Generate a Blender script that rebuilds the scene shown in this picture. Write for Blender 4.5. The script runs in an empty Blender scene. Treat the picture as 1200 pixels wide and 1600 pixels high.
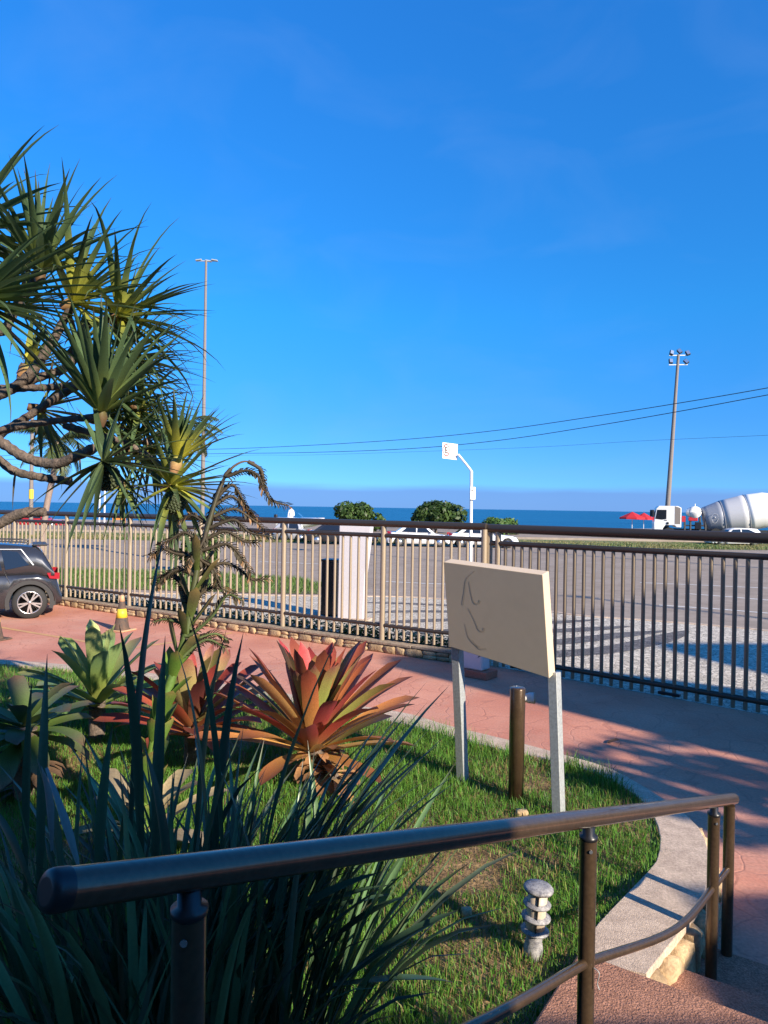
import bpy, bmesh, math, random
import numpy as np
from mathutils import Vector, Matrix, noise

random.seed(7)
rng = np.random.default_rng(11)
sc = bpy.context.scene
C = sc.collection
R = math.radians

# ------------------------------------------------------------------ camera
F = 1100.0
CAMZ = 2.62
pit, rol = R(0.36), R(0.92)
FWD = Vector((0, math.cos(pit), -math.sin(pit)))
up0 = Vector((0, math.sin(pit), math.cos(pit)))
RT = Vector((1, 0, 0)) * math.cos(rol) + up0 * math.sin(rol)
UP = up0 * math.cos(rol) - Vector((1, 0, 0)) * math.sin(rol)
CAM = Vector((0, 0, CAMZ))
cd = bpy.data.cameras.new('camera')
cam = bpy.data.objects.new('camera', cd)
C.objects.link(cam)
cd.sensor_fit = 'VERTICAL'
cd.sensor_height = 36
cd.lens = F / 1600 * 36
cd.clip_start = 0.05
cd.clip_end = 60000
M = Matrix(((RT.x, UP.x, -FWD.x, 0), (RT.y, UP.y, -FWD.y, 0), (RT.z, UP.z, -FWD.z, CAMZ), (0, 0, 0, 1)))
cam.matrix_world = M
sc.camera = cam


def P(u, v, d):
    return CAM + FWD * d + RT * ((u - 600) / F * d) + UP * ((800 - v) / F * d)


def G(u, v, z=0.0):
    r = FWD + RT * ((u - 600) / F) + UP * ((800 - v) / F)
    k = (z - CAMZ) / r.z
    return CAM + r * k


# ------------------------------------------------------------------ sky, sun
SUN_EL, SUN_AZ = R(24), R(137)
S = Vector((math.sin(SUN_AZ) * math.cos(SUN_EL), math.cos(SUN_AZ) * math.cos(SUN_EL), math.sin(SUN_EL)))
world = bpy.data.worlds.new('World')
sc.world = world
world.use_nodes = True
nt = world.node_tree
N, Lk = nt.nodes, nt.links
bg = N['Background']
bg.inputs[1].default_value = 0.12
sky = N.new('ShaderNodeTexSky')
sky.sky_type = 'NISHITA'
sky.sun_disc = False
sky.sun_elevation = SUN_EL
sky.sun_rotation = SUN_AZ
sky.air_density, sky.dust_density, sky.ozone_density = 0.6, 0.2, 10
tc = N.new('ShaderNodeTexCoord')
sep = N.new('ShaderNodeSeparateXYZ')
Lk.new(tc.outputs['Generated'], sep.inputs[0])
ramp = N.new('ShaderNodeValToRGB')
els = ramp.color_ramp.elements
els[0].position, els[0].color = 0.0, (.22, .33, .39, 1)
els[1].position, els[1].color = 1.0, (.22, .66, .76, 1)
for p, c in ((.05, (.25, .345, .375, 1)), (.12, (.235, .405, .415, 1)), (.26, (.20, .60, .575, 1)), (.6, (.25, .79, .87, 1))):
    e = els.new(p)
    e.color = c
Lk.new(sep.outputs[2], ramp.inputs[0])
mul = N.new('ShaderNodeMixRGB')
mul.blend_type = 'MULTIPLY'
mul.inputs[0].default_value = 1
Lk.new(sky.outputs[0], mul.inputs[1])
Lk.new(ramp.outputs[0], mul.inputs[2])
gain = N.new('ShaderNodeMixRGB')
gain.blend_type = 'MULTIPLY'
gain.inputs[0].default_value = 1
gain.inputs[2].default_value = (2.0, 2.0, 2.0, 1)
Lk.new(mul.outputs[0], gain.inputs[1])
# lilac sea-haze bank low over the horizon, all round
mp = N.new('ShaderNodeMapping')
mp.inputs['Scale'].default_value = (6, 6, 60)
Lk.new(tc.outputs['Generated'], mp.inputs[0])
nz = N.new('ShaderNodeTexNoise')
nz.inputs['Scale'].default_value = 1.2
nz.inputs['Detail'].default_value = 4
Lk.new(mp.outputs[0], nz.inputs[0])
madd = N.new('ShaderNodeMath')
madd.operation = 'MULTIPLY_ADD'
madd.inputs[1].default_value = 0.012
Lk.new(nz.outputs[0], madd.inputs[0])
Lk.new(sep.outputs[2], madd.inputs[2])
bank = N.new('ShaderNodeMapRange')
bank.inputs[1].default_value, bank.inputs[2].default_value = 0.028, 0.042
bank.inputs[3].default_value, bank.inputs[4].default_value = 0.8, 0.0
bank.interpolation_type = 'SMOOTHSTEP'
Lk.new(madd.outputs[0], bank.inputs[0])
mixb = N.new('ShaderNodeMixRGB')
mixb.inputs[2].default_value = (.82, 1.62, 3.6, 1)
Lk.new(bank.outputs[0], mixb.inputs[0])
Lk.new(gain.outputs[0], mixb.inputs[1])
# faint high wisps
mp2 = N.new('ShaderNodeMapping')
mp2.inputs['Scale'].default_value = (3, 3, 7)
mp2.inputs['Rotation'].default_value = (0.3, 0.5, 0.2)
Lk.new(tc.outputs['Generated'], mp2.inputs[0])
nz2 = N.new('ShaderNodeTexNoise')
nz2.inputs['Scale'].default_value = 1.6
nz2.inputs['Detail'].default_value = 6
nz2.inputs['Distortion'].default_value = 0.6
Lk.new(mp2.outputs[0], nz2.inputs[0])
wr = N.new('ShaderNodeMapRange')
wr.inputs[1].default_value, wr.inputs[2].default_value = 0.5, 0.8
wr.inputs[3].default_value, wr.inputs[4].default_value = 0.0, 0.09
Lk.new(nz2.outputs[0], wr.inputs[0])
mixw = N.new('ShaderNodeMixRGB')
mixw.inputs[2].default_value = (1.6, 2.4, 4.2, 1)
Lk.new(wr.outputs[0], mixw.inputs[0])
Lk.new(mixb.outputs[0], mixw.inputs[1])
Lk.new(mixw.outputs[0], bg.inputs[0])

sl = bpy.data.lights.new('sun', 'SUN')
sl.energy = 5.0
sl.angle = R(0.53)
sl.color = (1, .87, .70)
so = bpy.data.objects.new('sun', sl)
C.objects.link(so)
so.rotation_euler = S.to_track_quat('Z', 'Y').to_euler()
so.location = (20, -20, 30)
vs = sc.view_settings
vs.view_transform = 'Standard'
vs.look = 'None'
vs.exposure = 0.95
vs.gamma = 1
vs.use_curve_mapping = False

# ------------------------------------------------------------------ helpers
def mat(name, col=(.5, .5, .5), rough=.6, metal=0, var=0.0, vs_=4.0, bump=0.0, bs=40.0, attr=False,
        trans=0.0, col2=None, coat=0.0, spec=.5, objrand=0.0, detail=5, stretch=None):
    m = bpy.data.materials.new(name)
    m.use_nodes = True
    t = m.node_tree
    n, l = t.nodes, t.links
    b = n['Principled BSDF']
    b.inputs['Roughness'].default_value = rough
    b.inputs['Metallic'].default_value = metal
    b.inputs['Specular IOR Level'].default_value = spec
    b.inputs['Coat Weight'].default_value = coat
    out = None
    if attr:
        a = n.new('ShaderNodeVertexColor')
        a.layer_name = 'Col'
        out = a.outputs[0]
    else:
        r = n.new('ShaderNodeRGB')
        r.outputs[0].default_value = (*col, 1)
        out = r.outputs[0]
    g = n.new('ShaderNodeNewGeometry')
    src = g.outputs['Position']
    if stretch:
        mpn = n.new('ShaderNodeMapping')
        mpn.inputs['Scale'].default_value = stretch
        l.new(src, mpn.inputs[0])
        src = mpn.outputs[0]
    if var or col2:
        nn = n.new('ShaderNodeTexNoise')
        nn.inputs['Scale'].default_value = vs_
        nn.inputs['Detail'].default_value = detail
        nn.inputs['Roughness'].default_value = .65
        l.new(src, nn.inputs[0])
        mr = n.new('ShaderNodeMapRange')
        mr.inputs[1].default_value, mr.inputs[2].default_value = .32, .68
        l.new(nn.outputs[0], mr.inputs[0])
        if col2:
            mx = n.new('ShaderNodeMixRGB')
            mx.inputs[2].default_value = (*col2, 1)
            l.new(mr.outputs[0], mx.inputs[0])
            l.new(out, mx.inputs[1])
            out = mx.outputs[0]
        if var:
            mr2 = n.new('ShaderNodeMapRange')
            mr2.inputs[3].default_value, mr2.inputs[4].default_value = 1 - var, 1 + var
            nn2 = n.new('ShaderNodeTexNoise')
            nn2.inputs['Scale'].default_value = vs_ * 6.3
            nn2.inputs['Detail'].default_value = 4
            l.new(src, nn2.inputs[0])
            l.new(nn2.outputs[0], mr2.inputs[0])
            mr2.inputs[1].default_value, mr2.inputs[2].default_value = .3, .7
            hs = n.new('ShaderNodeHueSaturation')
            l.new(out, hs.inputs['Color'])
            l.new(mr2.outputs[0], hs.inputs['Value'])
            out = hs.outputs[0]
    if objrand:
        oi = n.new('ShaderNodeObjectInfo')
        mr3 = n.new('ShaderNodeMapRange')
        mr3.inputs[3].default_value, mr3.inputs[4].default_value = 1 - objrand, 1 + objrand
        l.new(oi.outputs['Random'], mr3.inputs[0])
        hs2 = n.new('ShaderNodeHueSaturation')
        l.new(out, hs2.inputs['Color'])
        l.new(mr3.outputs[0], hs2.inputs['Value'])
        out = hs2.outputs[0]
    l.new(out, b.inputs['Base Color'])
    if bump:
        nb = n.new('ShaderNodeTexNoise')
        nb.inputs['Scale'].default_value = bs
        nb.inputs['Detail'].default_value = 5
        l.new(src, nb.inputs[0])
        bp = n.new('ShaderNodeBump')
        bp.inputs['Strength'].default_value = bump
        bp.inputs['Distance'].default_value = .02
        l.new(nb.outputs[0], bp.inputs['Height'])
        l.new(bp.outputs[0], b.inputs['Normal'])
    if trans:
        tr = n.new('ShaderNodeBsdfTranslucent')
        l.new(out, tr.inputs[0])
        ms = n.new('ShaderNodeMixShader')
        ms.inputs[0].default_value = trans
        l.new(b.outputs[0], ms.inputs[1])
        l.new(tr.outputs[0], ms.inputs[2])
        l.new(ms.outputs[0], n['Material Output'].inputs[0])
    return m


class MB:
    def __init__(s):
        s.v, s.f, s.c = [], [], []
        s.sm = []

    def add(s, vs, fs, col=None, smooth=False):
        o = len(s.v)
        s.v.extend([tuple(x) for x in vs])
        s.f.extend([tuple(i + o for i in f) for f in fs])
        s.sm.extend([smooth] * len(fs))
        if col is None:
            col = (1, 1, 1)
        if isinstance(col, list):
            s.c.extend(col)
        else:
            s.c.extend([col] * len(vs))
        return s

    def box(s, c, size, rot=None, col=None, taper=None):
        hx, hy, hz = size[0] / 2, size[1] / 2, size[2] / 2
        vs = []
        for z in (-1, 1):
            k = taper if (taper and z > 0) else 1
            for x, y in ((-1, -1), (1, -1), (1, 1), (-1, 1)):
                p = Vector((x * hx * k, y * hy * k, z * hz))
                if rot:
                    p = rot @ p
                vs.append(p + Vector(c))
        return s.add(vs, [(3, 2, 1, 0), (4, 5, 6, 7), (0, 1, 5, 4), (1, 2, 6, 5), (2, 3, 7, 6), (3, 0, 4, 7)], col)

    def bar(s, a, b, w, h, upv=Vector((0, 0, 1)), col=None):
        """rectangular bar from a to b, w wide, h high"""
        a, b = Vector(a), Vector(b)
        d = (b - a).normalized()
        sx = d.cross(upv)
        if sx.length < 1e-4:
            sx = Vector((1, 0, 0))
        sx.normalize()
        uz = sx.cross(d)
        vs = []
        for p in (a, b):
            for x, z in ((-1, -1), (1, -1), (1, 1), (-1, 1)):
                vs.append(p + sx * (x * w / 2) + uz * (z * h / 2))
        return s.add(vs, [(3, 2, 1, 0), (4, 5, 6, 7), (0, 1, 5, 4), (1, 2, 6, 5), (2, 3, 7, 6), (3, 0, 4, 7)], col)

    def tube(s, path, r, n=12, caps=True, col=None, sx=1.0, sharp_cap=True):
        path = [Vector(p) for p in path]
        k = len(path)
        rs = r if isinstance(r, (list, tuple)) else [r] * k
        vs, fs, cols = [], [], []
        t0 = (path[1] - path[0]).normalized()
        nrm = t0.cross(Vector((0, 0, 1)))
        if nrm.length < 1e-3:
            nrm = Vector((1, 0, 0))
        nrm.normalize()
        for i, p in enumerate(path):
            if i == 0:
                t = t0
            elif i == k - 1:
                t = (path[i] - path[i - 1]).normalized()
            else:
                t = (path[i + 1] - path[i - 1]).normalized()
            nrm = (nrm - t * nrm.dot(t))
            nrm.normalize()
            bn = t.cross(nrm)
            for j in range(n):
                a = 2 * math.pi * j / n
                vs.append(p + nrm * (math.cos(a) * rs[i] * sx) + bn * (math.sin(a) * rs[i]))
                if isinstance(col, list):
                    cols.append(col[i])
        for i in range(k - 1):
            for j in range(n):
                j2 = (j + 1) % n
                fs.append((i * n + j, i * n + j2, (i + 1) * n + j2, (i + 1) * n + j))
        s.add(vs, fs, cols if isinstance(col, list) else col, True)
        if caps:
            for i, rev in ((0, True), (k - 1, False)):
                ring = vs[i * n:(i + 1) * n]
                f = tuple(range(n))
                s.add(ring, [f[::-1] if rev else f], [cols[i * n]] * n if isinstance(col, list) else col)
        return s

    def lathe(s, prof, n=20, c=(0, 0, 0), smooth=True, col=None, rot=None):
        vs, fs = [], []
        c = Vector(c)
        for r, z in prof:
            for j in range(n):
                a = 2 * math.pi * j / n
                p = Vector((math.cos(a) * r, math.sin(a) * r, z))
                if rot:
                    p = rot @ p
                vs.append(p + c)
        for i in range(len(prof) - 1):
            for j in range(n):
                j2 = (j + 1) % n
                fs.append((i * n + j, i * n + j2, (i + 1) * n + j2, (i + 1) * n + j))
        fs.append(tuple(range(n))[::-1])
        fs.append(tuple(range((len(prof) - 1) * n, len(prof) * n)))
        return s.add(vs, fs, col, smooth)

    def sphere(s, c, r, n=12, m=8, col=None, sc_=(1, 1, 1)):
        prof = []
        vs, fs = [], []
        for i in range(m + 1):
            th = math.pi * i / m
            for j in range(n):
                a = 2 * math.pi * j / n
                vs.append((c[0] + r * sc_[0] * math.sin(th) * math.cos(a), c[1] + r * sc_[1] * math.sin(th) * math.sin(a), c[2] - r * sc_[2] * math.cos(th)))
        for i in range(m):
            for j in range(n):
                j2 = (j + 1) % n
                fs.append((i * n + j, i * n + j2, (i + 1) * n + j2, (i + 1) * n + j))
        return s.add(vs, fs, col, True)

    def loft(s, rings, closed=True, caps=True, smooth=True, col=None):
        n = len(rings[0])
        vs = [p for r in rings for p in r]
        fs = []
        for i in range(len(rings) - 1):
            for j in range(n if closed else n - 1):
                j2 = (j + 1) % n
                fs.append((i * n + j, i * n + j2, (i + 1) * n + j2, (i + 1) * n + j))
        s.add(vs, fs, col, smooth)
        if caps:
            s.add(rings[0], [tuple(range(n))[::-1]], col)
            s.add(rings[-1], [tuple(range(n))], col)
        return s

    def prism(s, poly, thick, xf, col=None):
        """poly in local (x, z), thickness along local y; xf maps a Vector to world"""
        n = len(poly)
        vs = [xf(Vector((x, -thick / 2, z))) for x, z in poly] + [xf(Vector((x, thick / 2, z))) for x, z in poly]
        fs = [tuple(range(n)), tuple(range(2 * n - 1, n - 1, -1))]
        fs += [(i, n + i, n + (i + 1) % n, (i + 1) % n) for i in range(n)]
        return s.add(vs, fs, col)

    def leaf(s, p, d, L, W, droop=.6, fold=.25, stops=None, n=7, prof='strap', upv=None, twist=0., power=1.0, tint=1.0):
        d = Vector(d).normalized()
        if upv is None:
            sd = d.cross(Vector((0, 0, 1)))
            if sd.length < .05:
                a = random.random() * 6.28
                sd = Vector((math.cos(a), math.sin(a), 0))
            sd.normalize()
            un = sd.cross(d)
        else:
            un = (Vector(upv) - d * Vector(upv).dot(d)).normalized()
            sd = d.cross(un)
        pos = Vector(p)
        vs, cols = [], []
        tot = sum((i + .5) ** power for i in range(n))
        for i in range(n + 1):
            t = i / n
            if prof == 'strap':
                w = (.62 + .38 * min(1, t / .45)) if t < .80 else max(.0, 1 - ((t - .80) / .20) ** 2.4)
                if i == n:
                    w = .04
            elif prof == 'sword':
                w = (.55 + 2.2 * t if t < .2 else 1 - ((t - .2) / .8) ** 1.25)
                w = max(w, .015)
            else:  # flax blade
                w = .35 + 1.3 * t if t < .5 else (1 - ((t - .5) / .5) ** 2)
                w = max(w, .02)
            w *= W / 2
            sx = sd * math.cos(twist * t) + un * math.sin(twist * t)
            u2 = un * math.cos(twist * t) - sd * math.sin(twist * t)
            vs += [pos - sx * w + u2 * (fold * w), pos.copy(), pos + sx * w + u2 * (fold * w)]
            cc = ramp_col(stops, t) if stops else (1, 1, 1)
            cc = tuple(x * tint for x in cc)
            cols += [cc, tuple(x * .88 for x in cc), cc]
            if i < n:
                pos = pos + d * (L / n)
                a = -droop * ((i + .5) ** power) / tot
                d, un = d * math.cos(a) + un * math.sin(a), un * math.cos(a) - d * math.sin(a)
        fs = []
        for i in range(n):
            o = i * 3
            fs += [(o, o + 1, o + 4, o + 3), (o + 1, o + 2, o + 5, o + 4)]
        return s.add(vs, fs, cols, True)

    def build(s, name, m, parent=None, kind=None, label=None, cat=None, group=None):
        me = bpy.data.meshes.new(name)
        me.from_pydata(s.v, [], s.f)
        me.polygons.foreach_set('use_smooth', s.sm)
        ca = me.color_attributes.new('Col', 'FLOAT_COLOR', 'POINT')
        arr = np.ones((len(s.v), 4), dtype=np.float32)
        arr[:, :3] = np.array(s.c, dtype=np.float32).reshape(-1, 3)
        ca.data.foreach_set('color', arr.ravel())
        me.materials.append(m)
        me.update()
        return link(name, me, parent, kind, label, cat, group)


def ramp_col(st, t):
    for (a, ca), (b, cb) in zip(st, st[1:]):
        if t <= b:
            k = (t - a) / max(1e-6, b - a)
            return tuple(x + (y - x) * k for x, y in zip(ca, cb))
    return st[-1][1]


def link(name, me, parent=None, kind=None, label=None, cat=None, group=None):
    o = bpy.data.objects.new(name, me)
    C.objects.link(o)
    if parent:
        o.parent = parent
        o.matrix_parent_inverse = parent_inv(parent)
    tag(o, label, cat, group, kind)
    return o


def parent_inv(p):
    """parts of a thing, and pieces of a part, are all given in world coordinates"""
    if p.parent:
        return Matrix.Identity(4)
    return (Matrix.Translation(p.location) @ p.rotation_euler.to_matrix().to_4x4()).inverted()


def tag(o, label=None, cat=None, group=None, kind=None):
    if label:
        o['label'] = label
    if cat:
        o['category'] = cat
    if group:
        o['group'] = group
    if kind:
        o['kind'] = kind
    return o


def thing(name, label, cat, loc=(0, 0, 0), group=None):
    """Empty at the thing's base; parts are given in world coordinates"""
    o = bpy.data.objects.new(name, None)
    o.empty_display_size = .2
    C.objects.link(o)
    o.location = loc
    return tag(o, label, cat, group)


def copy_tree(o, parent=None):
    c = o.copy()
    C.objects.link(c)
    if parent:
        c.parent = parent
    for ch in o.children:
        copy_tree(ch, c)
    return c


def bevel(o, w=.01, seg=2):
    md = o.modifiers.new('bevel', 'BEVEL')
    md.width = w
    md.segments = seg
    md.limit_method = 'ANGLE'
    return o


def lerp(a, b, t):
    return a + (b - a) * t


def smooth_path(pts, k=6):
    pts = [Vector(p) for p in pts]
    ext = [pts[0] * 2 - pts[1]] + pts + [pts[-1] * 2 - pts[-2]]
    out = []
    for i in range(1, len(ext) - 2):
        p0, p1, p2, p3 = ext[i - 1:i + 3]
        for j in range(k):
            t = j / k
            out.append(.5 * ((2 * p1) + (p2 - p0) * t + (2 * p0 - 5 * p1 + 4 * p2 - p3) * t * t + (3 * p1 - p0 - 3 * p2 + p3) * t ** 3))
    out.append(pts[-1])
    return out


def resample(pts, n):
    pts = [Vector(p) for p in pts]
    ds = [0]
    for a, b in zip(pts, pts[1:]):
        ds.append(ds[-1] + (b - a).length)
    out = []
    j = 0
    for i in range(n):
        t = ds[-1] * i / (n - 1)
        while j < len(ds) - 2 and ds[j + 1] < t:
            j += 1
        k = (t - ds[j]) / max(1e-9, ds[j + 1] - ds[j])
        out.append(pts[j].lerp(pts[j + 1], k))
    return out


def vec(p, z):
    return Vector((p[0], p[1], z))


# ------------------------------------------------------------------ materials
def plaza_mat():
    m = bpy.data.materials.new('stamped_red_concrete')
    m.use_nodes = True
    n, l = m.node_tree.nodes, m.node_tree.links
    b = n['Principled BSDF']
    b.inputs['Roughness'].default_value = .75
    b.inputs['Specular IOR Level'].default_value = .2
    g = n.new('ShaderNodeNewGeometry')
    wn = n.new('ShaderNodeTexNoise')
    wn.inputs['Scale'].default_value = 1.3
    l.new(g.outputs['Position'], wn.inputs[0])
    add = n.new('ShaderNodeMixRGB')
    add.blend_type = 'ADD'
    add.inputs[0].default_value = .7
    l.new(g.outputs['Position'], add.inputs[1])
    l.new(wn.outputs['Color'], add.inputs[2])
    vo = n.new('ShaderNodeTexVoronoi')
    vo.feature = 'DISTANCE_TO_EDGE'
    vo.inputs['Scale'].default_value = 2.3
    l.new(add.outputs[0], vo.inputs[0])
    mr = n.new('ShaderNodeMapRange')
    mr.inputs[1].default_value, mr.inputs[2].default_value = 0, .03
    l.new(vo.outputs[0], mr.inputs[0])
    n1 = n.new('ShaderNodeTexNoise')
    n1.inputs['Scale'].default_value = .8
    n1.inputs['Detail'].default_value = 8
    l.new(g.outputs['Position'], n1.inputs[0])
    cr = n.new('ShaderNodeValToRGB')
    cr.color_ramp.elements[0].position, cr.color_ramp.elements[0].color = .3, (.47, .185, .125, 1)
    cr.color_ramp.elements[1].position, cr.color_ramp.elements[1].color = .7, (.62, .29, .20, 1)
    l.new(n1.outputs[0], cr.inputs[0])
    mx = n.new('ShaderNodeMixRGB')
    mx.blend_type = 'MULTIPLY'
    l.new(mr.outputs[0], mx.inputs[0])
    mx2 = n.new('ShaderNodeMixRGB')
    mx2.inputs[1].default_value = (.46, .195, .135, 1)
    l.new(mr.outputs[0], mx2.inputs[0])
    l.new(cr.outputs[0], mx2.inputs[2])
    ns_ = n.new('ShaderNodeTexNoise')
    ns_.inputs['Scale'].default_value = .55
    ns_.inputs['Detail'].default_value = 9
    ns_.inputs['Roughness'].default_value = .72
    ns_.inputs['Distortion'].default_value = .8
    l.new(g.outputs['Position'], ns_.inputs[0])
    ms_ = n.new('ShaderNodeMapRange')
    ms_.inputs[1].default_value, ms_.inputs[2].default_value = .48, .70
    ms_.inputs[3].default_value, ms_.inputs[4].default_value = 0, .55
    l.new(ns_.outputs[0], ms_.inputs[0])
    mst = n.new('ShaderNodeMixRGB')
    mst.inputs[2].default_value = (.50, .33, .25, 1)
    l.new(ms_.outputs[0], mst.inputs[0])
    l.new(mx2.outputs[0], mst.inputs[1])
    n2 = n.new('ShaderNodeTexNoise')
    n2.inputs['Scale'].default_value = 40
    n2.inputs['Detail'].default_value = 6
    l.new(g.outputs['Position'], n2.inputs[0])
    hs = n.new('ShaderNodeHueSaturation')
    mr3 = n.new('ShaderNodeMapRange')
    mr3.inputs[1].default_value, mr3.inputs[2].default_value = .3, .7
    mr3.inputs[3].default_value, mr3.inputs[4].default_value = .85, 1.15
    l.new(n2.outputs[0], mr3.inputs[0])
    l.new(mr3.outputs[0], hs.inputs['Value'])
    l.new(mst.outputs[0], hs.inputs['Color'])
    l.new(hs.outputs[0], b.inputs['Base Color'])
    ad = n.new('ShaderNodeMath')
    ad.operation = 'MULTIPLY_ADD'
    ad.inputs[1].default_value = .5
    l.new(n2.outputs[0], ad.inputs[0])
    l.new(mr.outputs[0], ad.inputs[2])
    bp = n.new('ShaderNodeBump')
    bp.inputs['Strength'].default_value = .30
    bp.inputs['Distance'].default_value = .008
    l.new(ad.outputs[0], bp.inputs['Height'])
    l.new(bp.outputs[0], b.inputs['Normal'])
    return m


def mosaic_mat(name, col):
    """small-stone mosaic pavement: stones far too small to tell apart from here"""
    m = mat(name, col, .9, spec=.1)
    n, l = m.node_tree.nodes, m.node_tree.links
    b = n['Principled BSDF']
    g = n.new('ShaderNodeNewGeometry')
    vo = n.new('ShaderNodeTexVoronoi')
    vo.inputs['Scale'].default_value = 13
    l.new(g.outputs['Position'], vo.inputs[0])
    sp = n.new('ShaderNodeSeparateColor')
    l.new(vo.outputs['Color'], sp.inputs[0])
    mr = n.new('ShaderNodeMapRange')
    mr.inputs[3].default_value, mr.inputs[4].default_value = .68, 1.2
    l.new(sp.outputs[0], mr.inputs[0])
    hs = n.new('ShaderNodeHueSaturation')
    hs.inputs['Color'].default_value = (*col, 1)
    l.new(mr.outputs[0], hs.inputs['Value'])
    v2 = n.new('ShaderNodeTexVoronoi')
    v2.feature = 'DISTANCE_TO_EDGE'
    v2.inputs['Scale'].default_value = 13
    l.new(g.outputs['Position'], v2.inputs[0])
    mr2 = n.new('ShaderNodeMapRange')
    mr2.inputs[1].default_value, mr2.inputs[2].default_value = .02, .1
    mr2.inputs[3].default_value = .5
    l.new(v2.outputs[0], mr2.inputs[0])
    mx = n.new('ShaderNodeMixRGB')
    mx.blend_type = 'MULTIPLY'
    mx.inputs[0].default_value = 1
    l.new(hs.outputs[0], mx.inputs[1])
    l.new(mr2.outputs[0], mx.inputs[2])
    l.new(mx.outputs[0], b.inputs['Base Color'])
    bp = n.new('ShaderNodeBump')
    bp.inputs['Strength'].default_value = .6
    bp.inputs['Distance'].default_value = .01
    l.new(mr2.outputs[0], bp.inputs['Height'])
    l.new(bp.outputs[0], b.inputs['Normal'])
    return m


def sea_mat():
    m = bpy.data.materials.new('sea_water')
    m.use_nodes = True
    n, l = m.node_tree.nodes, m.node_tree.links
    b = n['Principled BSDF']
    b.inputs['Roughness'].default_value = .35
    b.inputs['IOR'].default_value = 1.33
    b.inputs['Specular IOR Level'].default_value = .22
    g = n.new('ShaderNodeNewGeometry')
    mp_ = n.new('ShaderNodeMapping')
    mp_.inputs['Scale'].default_value = (.006, .03, 1)
    l.new(g.outputs['Position'], mp_.inputs[0])
    nn = n.new('ShaderNodeTexNoise')
    nn.inputs['Scale'].default_value = 1
    nn.inputs['Detail'].default_value = 8
    l.new(mp_.outputs[0], nn.inputs[0])
    cr = n.new('ShaderNodeValToRGB')
    cr.color_ramp.elements[0].position, cr.color_ramp.elements[0].color = .35, (.006, .085, .19, 1)
    cr.color_ramp.elements[1].position, cr.color_ramp.elements[1].color = .7, (.010, .125, .25, 1)
    l.new(nn.outputs[0], cr.inputs[0])
    l.new(cr.outputs[0], b.inputs['Base Color'])
    mp2_ = n.new('ShaderNodeMapping')
    mp2_.inputs['Scale'].default_value = (.12, .35, 1)
    l.new(g.outputs['Position'], mp2_.inputs[0])
    n3 = n.new('ShaderNodeTexNoise')
    n3.inputs['Scale'].default_value = 1
    n3.inputs['Detail'].default_value = 6
    l.new(mp2_.outputs[0], n3.inputs[0])
    bp = n.new('ShaderNodeBump')
    bp.inputs['Strength'].default_value = 1
    bp.inputs['Distance'].default_value = 1.0
    l.new(n3.outputs[0], bp.inputs['Height'])
    l.new(bp.outputs[0], b.inputs['Normal'])
    return m


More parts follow.
